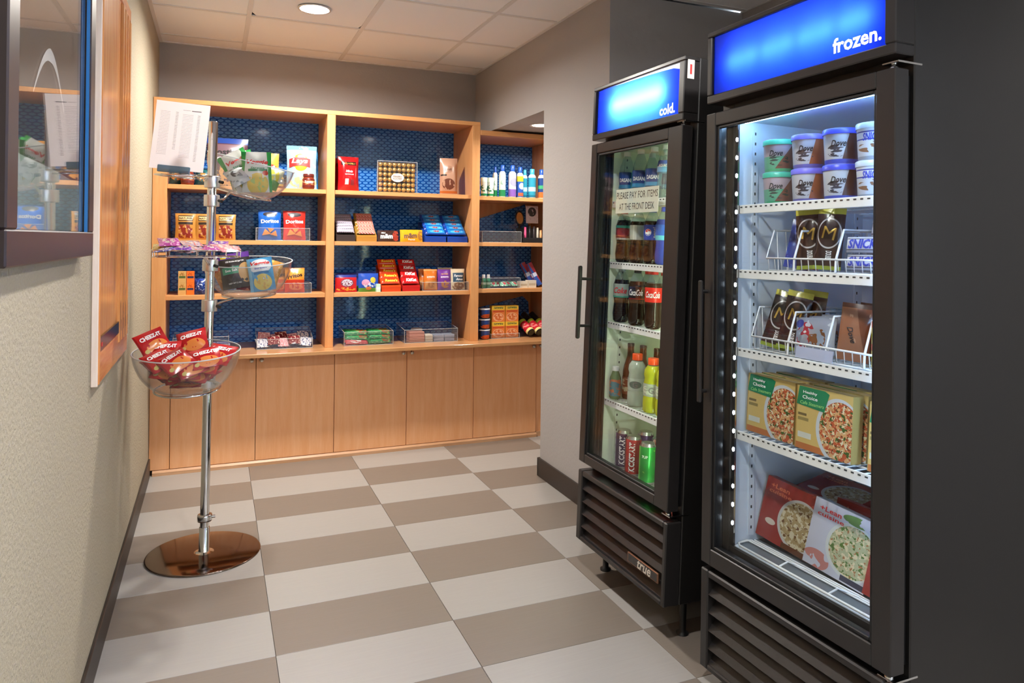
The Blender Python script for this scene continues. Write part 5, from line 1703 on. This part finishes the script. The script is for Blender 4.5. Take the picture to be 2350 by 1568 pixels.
for u in (.25, .43):
    MB().tube([(u, .080, FE + .004), (u + .002, .112, FE + .014), (u + .012, .126, FE + .010), (u + .05, .138, FE + .007)], .003, 6).build('loop', M_WIRE, rk)
bl = tag(MB().box(.585, .076, FE, .628, .105, FE + .05, .002).build('blue_price_clip', mat('blue_clip', hexc('2A62C0'), .3)), 'blue plastic clip in the near corner of the freezer floor', 'clip')
put(bl, (0, 0, 0), (0, 0, 0), MF)

# ================================================================== CHROME STAND WITH BOWLS
stand = thing('display_stand', 'chrome pole stand with round base holding clear bowls', 'display stand', (-.030, 3.435, 0), (0, R(.49), 0))
M_BASE2 = mat('brown_steel_base', (.24, .18, .15), .10, 1.0)
MB().lathe([(.0005, .0085), (.05, .0085), (.224, .0075), (.229, .006), (.230, .003), (.229, .0005)], 64, capt=False).build('base', M_BASE2, stand)
MB().lathe([(.040, .0085), (.024, .011), (.021, .014), (.021, .115), (.0190, .116)], 24).build('socket', M_CHROME, stand)
MB().lathe([(.0185, .11), (.0185, 1.858), (.0165, 1.862), (.0005, 1.863)], 24).build('pole', M_CHROME, stand)
MB().lathe([(.0188, .140), (.029, .141), (.030, .148), (.030, .163), (.029, .168), (.0188, .169)], 24).tube([(.028, 0, .155), (.042, 0, .155)], .006, 8).build('lower_collar', M_STEEL, stand)
M_CLAMP = mat('satin_aluminium', (.74, .73, .73), .30, .9)
M_SCREW = mat('black_screw', (.015, .015, .016), .4)
for z, a in ((1.601, 0), (1.520, -20), (1.241, 60), (1.067, 0), (.738, 30)):
    c = MB().lathe([(.0187, z - .025), (.031, z - .0245), (.0315, z - .022), (.0315, z + .022), (.031, z + .0245), (.0187, z + .025)], 28).build('clamp', M_CLAMP, stand)
    A = R(a)
    MB().tube([(.030 * cos(A), -.030 * abs(cos(A)) * .6 - .012, z), (.030 * cos(A) + .012, -.045, z - .004)], .007, 8).build('screw', M_SCREW, c)


def ring_pts(cx, cy, z, r, tx=0.0, ty=0.0, n=40):
    return [(cx + r * cos(2 * pi * k / n), cy + r * sin(2 * pi * k / n), z + r * sin(2 * pi * k / n) * math.tan(tx) - r * cos(2 * pi * k / n) * math.tan(ty)) for k in range(n)]


def stand_part(nm, mb, m=M_CHROME):
    """geometry given in room coordinates, parented to the stand"""
    M = (Matrix.Translation((-.030, 3.435, 0)) @ Euler((0, R(.49), 0)).to_matrix().to_4x4()).inverted()
    mb.v = [tuple(M @ Vector(v)) for v in mb.v]
    return mb.build(nm, m, stand)


B1, B2, B3 = (-.097, 3.172, .914), (.152, 3.65, 1.716), (.143, 3.65, 1.250)
T1, T2, T3 = (R(5), R(-1)), (R(6), R(12)), (R(6), R(-2))


def bowl(label, c, tilt, r=.195, d=.172):
    t = thing('clear_bowl', label, 'bowl', c, (tilt[0], tilt[1], 0), 'clear bowls on the chrome stand')
    prof = []
    for k in range(13):
        a = k / 12 * pi / 2
        rr = .02 + (r - .02) * sin(a) ** .82
        prof.append((rr, -d * cos(a) ** 1.15))
    inner = [(max(.001, p[0] - .003), p[1] + .003) for p in prof]
    MB().lathe([(.0008, -d)] + prof, 48).build('shell', ACRYL, t)
    MB().lathe([(.0008, -d + .004)] + inner, 48).build('inner_shell', ACRYL, t)
    n = 56
    MB().tube([(r * cos(2 * pi * k / n), r * sin(2 * pi * k / n), 0) for k in range(n)], .0026, 6, True).build('rim', ACRIM, t)
    return t


bowl('lowest clear bowl heaped with red snack packets', B1, T1)
bowl('top clear bowl holding white and green snack bags', B2, T2)
bowl('middle clear bowl holding black and blue snack bags', B3, T3)
for (c, tl, zc, off, rr) in ((B1, T1, .738, -.150, .120), (B2, T2, 1.520, -.150, .1175), (B3, T3, 1.067, -.150, .1175)):
    cx, cy, cz = c
    ox = off * math.tan(tl[1])
    oy = -off * math.tan(tl[0])
    z = cz + off - .002
    stand_part('bowl_ring', MB().tube(ring_pts(cx + ox, cy + oy, z, rr, tl[0], tl[1]), .0042, 7, True))
    d = Vector((cx + ox + .025, cy + oy - 3.435, 0)).normalized()
    px, py = -.022, 3.435
    stand_part('bowl_arm', MB().tube([(px + d.x * .028, py + d.y * .028, zc), (px + d.x * .10, py + d.y * .10, zc + .012), (cx + ox - d.x * rr, cy + oy - d.y * rr, z - rr * (d.y * math.tan(tl[0]) - d.x * math.tan(tl[1])))], .0055, 8))
# empty ring with the price sheet
stand_part('top_ring', MB().tube(ring_pts(-.125, 3.36, 1.618, .108, R(3), R(0)), .0036, 7, True))
stand_part('top_ring_arm', MB().tube([(-.045, 3.42, 1.605), (-.035, 3.395, 1.612), (-.05, 3.30, 1.600), (-.10, 3.262, 1.600), (-.20, 3.285, 1.607), (-.233, 3.35, 1.618)], .003, 7))
ps = thing('price_sheet', 'white printed price sheet held upright in a clip on the stand', 'price sheet', (-.150, 3.275, 1.632), (R(-3), R(4.5), R(-12)))
P_PRICE = print_mat('price_sheet_print', 'F4F4FA', [('r', .66, .885, .84, .897, '6A6A72'), ('r', .50, .89, .64, .896, 'A8A8B0'), ('ln', .09, .20, .27, .86, 46, .22, 'B4B4BE'), ('ln', .37, .30, .42, .86, 46, .30, '8A8A94'), ('ln', .50, .18, .70, .84, 46, .22, 'B4B4BE'), ('ln', .78, .14, .83, .84, 46, .30, '8A8A94')], .6)
b = MB()
b.grid(lambda u, v: ((u - .5) * .205, .006 * sin(v * 2.2) + .004 * sin(u * 3), v * .279), 6, 8)
_n = N(P_PRICE)
_tl = _n.new('ShaderNodeBsdfTranslucent')
_n.link(_n.b.inputs['Base Color'].links[0].from_socket, _tl.inputs[0])
_mx = _n.new('ShaderNodeMixShader')
_mx.inputs[0].default_value = 0.3
_n.link(_n.b.outputs[0], _mx.inputs[1])
_n.link(_tl.outputs[0], _mx.inputs[2])
_n.link(_mx.outputs[0], _n.out.inputs[0])
sh_ = b.build('sheet', P_PRICE, ps)
MB().box(-.070, -.006, -.012, .052, .006, .016, .002).build('clip', clear('clip_plastic', (.45, .60, .70), 1.0, .1, 1.5, haze=(.5, (.16, .26, .34))), ps)

# candy tray
tr = MB()
TC, TR_, TZ = (-.066, 3.205), .16, 1.284


def oval(z, s=1.0, n=36):
    return [(TC[0] + TR_ * s * (abs(cos(a)) ** .6) * (1 if cos(a) >= 0 else -1), TC[1] + .12 * s * (abs(sin(a)) ** .6) * (1 if sin(a) >= 0 else -1), z) for a in [2 * pi * k / n for k in range(n)]]


tr.tube(oval(TZ), .003, 6, True)
tr.tube(oval(TZ + .026, 1.01), .0024, 6, True)
for k in range(0, 36, 3):
    a, b_ = oval(TZ)[k], oval(TZ + .026, 1.01)[k]
    tr.tube([a, b_], .002, 5)
stand_part('tray_rim', tr)
tw = MB()
for k in range(11):
    x = TC[0] - .14 + k * .028
    tw.tube([(x, TC[1] - .11, TZ), (x, TC[1] + .11, TZ)], .0018, 5)
stand_part('tray_wires', tw)
stand_part('tray_arm', MB().tube([(-.022, 3.41, 1.241), (-.03, 3.34, 1.255), (-.045, 3.30, TZ)], .0055, 8))
CM = [('6A3AA8', 'purple', 'B07AD0'), ('2A44B0', 'blue', 'C8D0E8'), ('B04AA0', 'magenta', 'E8B0D8'), ('C8A83A', 'yellow', '8AA83A'), ('B8A8B8', 'silver', 'D8705A'), ('D890A0', 'pink', 'E8D8C8')]
seq = [1, 0, 4, 2, 5, 3, 1, 0, 2, 4, 0, 1, 5, 2, 4, 0]
pos = ['%s of the tray' % s for s in ('front left', 'front centre left', 'front centre', 'front centre right', 'front right')] + ['middle left', 'middle centre left', 'middle centre', 'middle centre right', 'middle right'] + ['back left', 'back centre', 'back right'] + ['top left', 'top centre', 'top right']
for k in range(16):
    base, nm, ac = CM[seq[k]]
    pm = print_mat('candy_' + nm + '_print', base, [('n', 6, .55, ac), ('ne', .5, .5, .3, .3, 5, .5, 'D8D0C8')], .15, .25)
    if k < 10:
        L = (TC[0] - .122 + (k % 5) * .062, TC[1] - .118 + (k // 5) * .085, TZ + .021 + (k % 2) * .006)
    elif k < 13:
        L = (TC[0] - .09 + (k - 10) * .09, TC[1] + .04, TZ + .024)
    else:
        L = (TC[0] - .095 + (k - 13) * .085, TC[1] - .06, TZ + .042)
    o = bag('candy_pack', '%s candy pack lying at the %s on the wire tray' % (nm, pos[k].replace(' of the tray', '')), 'candy pack', .075, .105, .016, pm, [], 50 + k, 'candy packs on the wire tray', 6, 8, .02)
    put(o, L, (R(-78 + random.uniform(-8, 6)), R(random.uniform(-14, 14)), R(random.uniform(-35, 35))))

# red packets in the lowest bowl
P_CHZ = print_mat('red_cracker_packet_print', 'B01C22', [('n', 4, .64, 'C8302E'), ('ne', .56, .26, .36, .24, 4, .38, 'DB8440'), ('e', .18, .18, .08, .08, 'C8B86A'), ('r', 0, 0, .06, 1, '8A1218')], .2)
chz = bag('cracker_packet', 'x', 'cracker packet', .112, .100, .030, P_CHZ, [('CHEEZ-IT', 'w', .0, .70, .74, {'bold': .05, 'h': .20, 'rot': .03})], 60, 'red cracker packets', 8, 8, .03, .07)
chz2 = bag('cracker_packet', 'x', 'cracker packet', .112, .100, .026, P_CHZ, [('CHEEZ-IT', 'w', .0, .70, .74, {'bold': .05, 'h': .20, 'rot': .03})], 67, 'red cracker packets', 8, 8, .03, .07)
PK = [  # centre x, y, z, lean back, roll, yaw, label
    (-.222, 3.205, .948, -34, -24, 10, 'red cracker packet sticking up at the left rim of the bowl'),
    (-.175, 3.175, .912, -46, -4, -8, 'red cracker packet lying behind the left front pair'),
    (-.080, 3.220, .945, -38, -18, -14, 'red cracker packet with a raised corner below the pole'),
    (-.188, 3.115, .890, -52, -30, 6, 'red cracker packet at the front left of the heap'),
    (-.135, 3.080, .888, -48, -40, -4, 'red cracker packet steeply tilted at the front centre'),
    (-.030, 3.100, .892, -50, -16, -6, 'red cracker packet showing orange crackers at the front right'),
    (.020, 3.165, .895, -50, 12, -20, 'red cracker packet against the right side of the bowl'),
    (-.085, 3.086, .868, -48, -24, 4, 'red cracker packet below the front centre one'),
    (-.032, 3.128, .862, -58, 10, -10, 'red cracker packet low at the front right'),
    (-.165, 3.120, .845, -58, 22, 18, 'red cracker packet low at the front left'),
    (-.100, 3.160, .872, -64, 30, 0, 'red cracker packet in the middle of the heap'),
    (-.150, 3.235, .885, -62, 8, 12, 'red cracker packet at the back left of the heap'),
    (-.035, 3.240, .885, -62, -12, -12, 'red cracker packet at the back right of the heap'),
    (-.130, 3.145, .824, -64, -12, 8, 'red cracker packet near the bottom, left of centre'),
    (-.066, 3.145, .824, -64, 14, -6, 'red cracker packet near the bottom, right of centre'),
    (-.155, 3.185, .812, -78, 0, 30, 'red cracker packet deep at the left of the bowl'),
    (-.040, 3.185, .812, -78, 0, -30, 'red cracker packet deep at the right of the bowl'),
    (-.097, 3.170, .782, -86, 5, 0, 'lowest red cracker packet on the floor of the bowl'),
    (-.195, 3.17, .858, -72, 10, 40, 'red cracker packet pressed flat against the left side of the bowl'),
    (-.005, 3.18, .855, -72, -8, -40, 'red cracker packet pressed flat low on the right side'),
    (-.100, 3.11, .836, -70, 4, 0, 'red cracker packet flat under the front row'),
    (-.115, 3.225, .838, -80, 0, 5, 'red cracker packet flat at the back of the bowl'),
    (-.070, 3.165, .802, -84, 0, 60, 'second lowest red cracker packet, turned sideways')]
for k, (x, y, z, a, r_, yw, lab) in enumerate(PK):
    src = (chz, chz2)[k % 2]
    RM = Euler((0, 0, R(yw))).to_matrix().to_4x4() @ Euler((R(a), 0, 0)).to_matrix().to_4x4() @ Euler((0, R(r_), 0)).to_matrix().to_4x4()
    M = Matrix.Translation((x, y, z)) @ RM @ Matrix.Translation((0, 0, -.05))
    if k < 2:
        src['label'] = lab
        src.matrix_world = M
    else:
        clone(src, lab, M=M)

# bags in the upper two bowls
P_VG = print_mat('green_veggie_print', 'D6DAD6', [('h', -1.4, .25, .02, '1E8A3E'), ('h', 1.5, .1, 1.36, '2E9A48'), ('r', .2, .50, .85, .56, '2A7A4A'), ('ne', .52, .20, .36, .26, 4, .36, 'D8BC50'), ('ne', .52, .16, .30, .20, 6, .55, 'A8C06A'), ('e', .78, .46, .10, .06, 'C8402A')], .25)
vtx = [('Veggie', 'r', .02, .72, .72, {'shear': .3, 'h': .14, 'bold': .03}), ('Straws', 'n', .02, .585, .5, {'shear': .2, 'h': .06})]
vg = bag('veggie_bag', 'white and green snack bag standing upright in the top bowl', 'snack bag', .132, .190, .05, P_VG, vtx, 70, 'veggie snack bags', pinch=.03)
put(vg, (.176, 3.600, 1.572), (R(-6), R(-2), 0))
clone(vg, 'white and green snack bag lying tilted to the left in the top bowl', (.152, 3.625, 1.596), (R(-16), R(-30), R(6)))
clone(vg, 'white and green snack bag lying behind the upright one in the top bowl', (.135, 3.70, 1.598), (R(-20), R(-18), R(-6)))
put(bag('snack_bag', 'yellow and white snack bag at the right side of the top bowl', 'snack bag', .085, .11, .035, print_mat('pale_yellow_print', 'CFCBB0', [('ne', .5, .5, .4, .4, 4, .45, 'D8C03A'), ('r', .6, 0, 1, .4, '5A8A3A')], .25), [], 71), (.222, 3.655, 1.596), (R(-18), R(20), R(-10)))
put(bag('snack_bag', 'grey and white snack bag low at the left side of the top bowl', 'snack bag', .10, .10, .035, print_mat('grey_white_print', 'B8BCBC', [('n', 4, .55, '8A9090'), ('ne', .4, .6, .2, .2, 5, .5, '3A3A3A')], .25), [], 72), (.120, 3.580, 1.612), (R(-40), R(-30), R(14)))
P_VB = print_mat('blue_veggie_print', '4A96C8', [('e', .5, .74, .44, .22, 'DCE2E8'), ('r', .2, .50, .8, .58, '2A70A8'), ('ne', .52, .26, .36, .24, 4, .36, 'D8C060'), ('ne', .52, .22, .30, .2, 6, .55, 'C8A04A'), ('r', 0, 0, .12, 1, '7AB8DC'), ('n', 4, .68, 'D0DCE6')], .25)
vb = bag('veggie_bag', 'sky blue and white snack bag in the middle bowl', 'snack bag', .112, .155, .05, P_VB, [('Veggie', 'r', 0, .82, .76, {'shear': .3, 'h': .14, 'bold': .03}), ('Straws', 'b', 0, .68, .5, {'h': .05})], 73, 'veggie snack bags', pinch=.03)
put(vb, (.208, 3.590, 1.116), (R(-10), R(-8), 0))
P_BK = print_mat('black_pita_print', '2A2626', [('r', 0, .84, 1, 1, '5A2A8A'), ('r', .08, .86, .26, .97, 'D8C030'), ('r', .06, .40, .60, .60, '2E8A66'), ('ne', .80, .40, .24, .28, 3, .40, 'C89A5A'), ('r', .2, .70, .9, .78, '3E3A3A')], .3)
put(bag('pita_bag', 'black snack bag with teal panel and purple top in the middle bowl', 'snack bag', .140, .165, .05, P_BK, [('Sea Salt', 'w', -.16, .50, .40, {'h': .07}), ('Stacys', 'w', 0, .745, .6, {'h': .06, 'bold': .03}), ('NET WT 2 OZ', 'w', -.1, .14, .4, {'h': .035})], 74), (.104, 3.618, 1.130), (R(-14), R(-10), R(4)))
put(bag('snack_bag', 'orange pretzel bag at the left side of the middle bowl', 'snack bag', .09, .11, .035, print_mat('orange_pretzel_print', 'B8743A', [('ne', .5, .45, .4, .35, 4, .42, 'D8A060'), ('r', 0, .78, 1, 1, '9A3A2A')], .25), [], 75), (.070, 3.665, 1.135), (R(-16), R(-26), R(10)))
put(bag('snack_bag', 'amber snack bag at the right side of the middle bowl', 'snack bag', .09, .13, .04, print_mat('amber_snack_print', 'C8883A', [('n', 4, .55, 'E0AE62')], .25), [], 76), (.225, 3.685, 1.130), (R(-10), R(16), R(-10)))
put(bag('snack_bag', 'maroon snack bag at the bottom of the middle bowl', 'snack bag', .12, .10, .04, print_mat('maroon_snack_print', '6A2434', [('n', 4, .58, 'B86A5A')], .25), [], 77), (.15, 3.615, 1.118), (R(-66), R(4), R(0)))
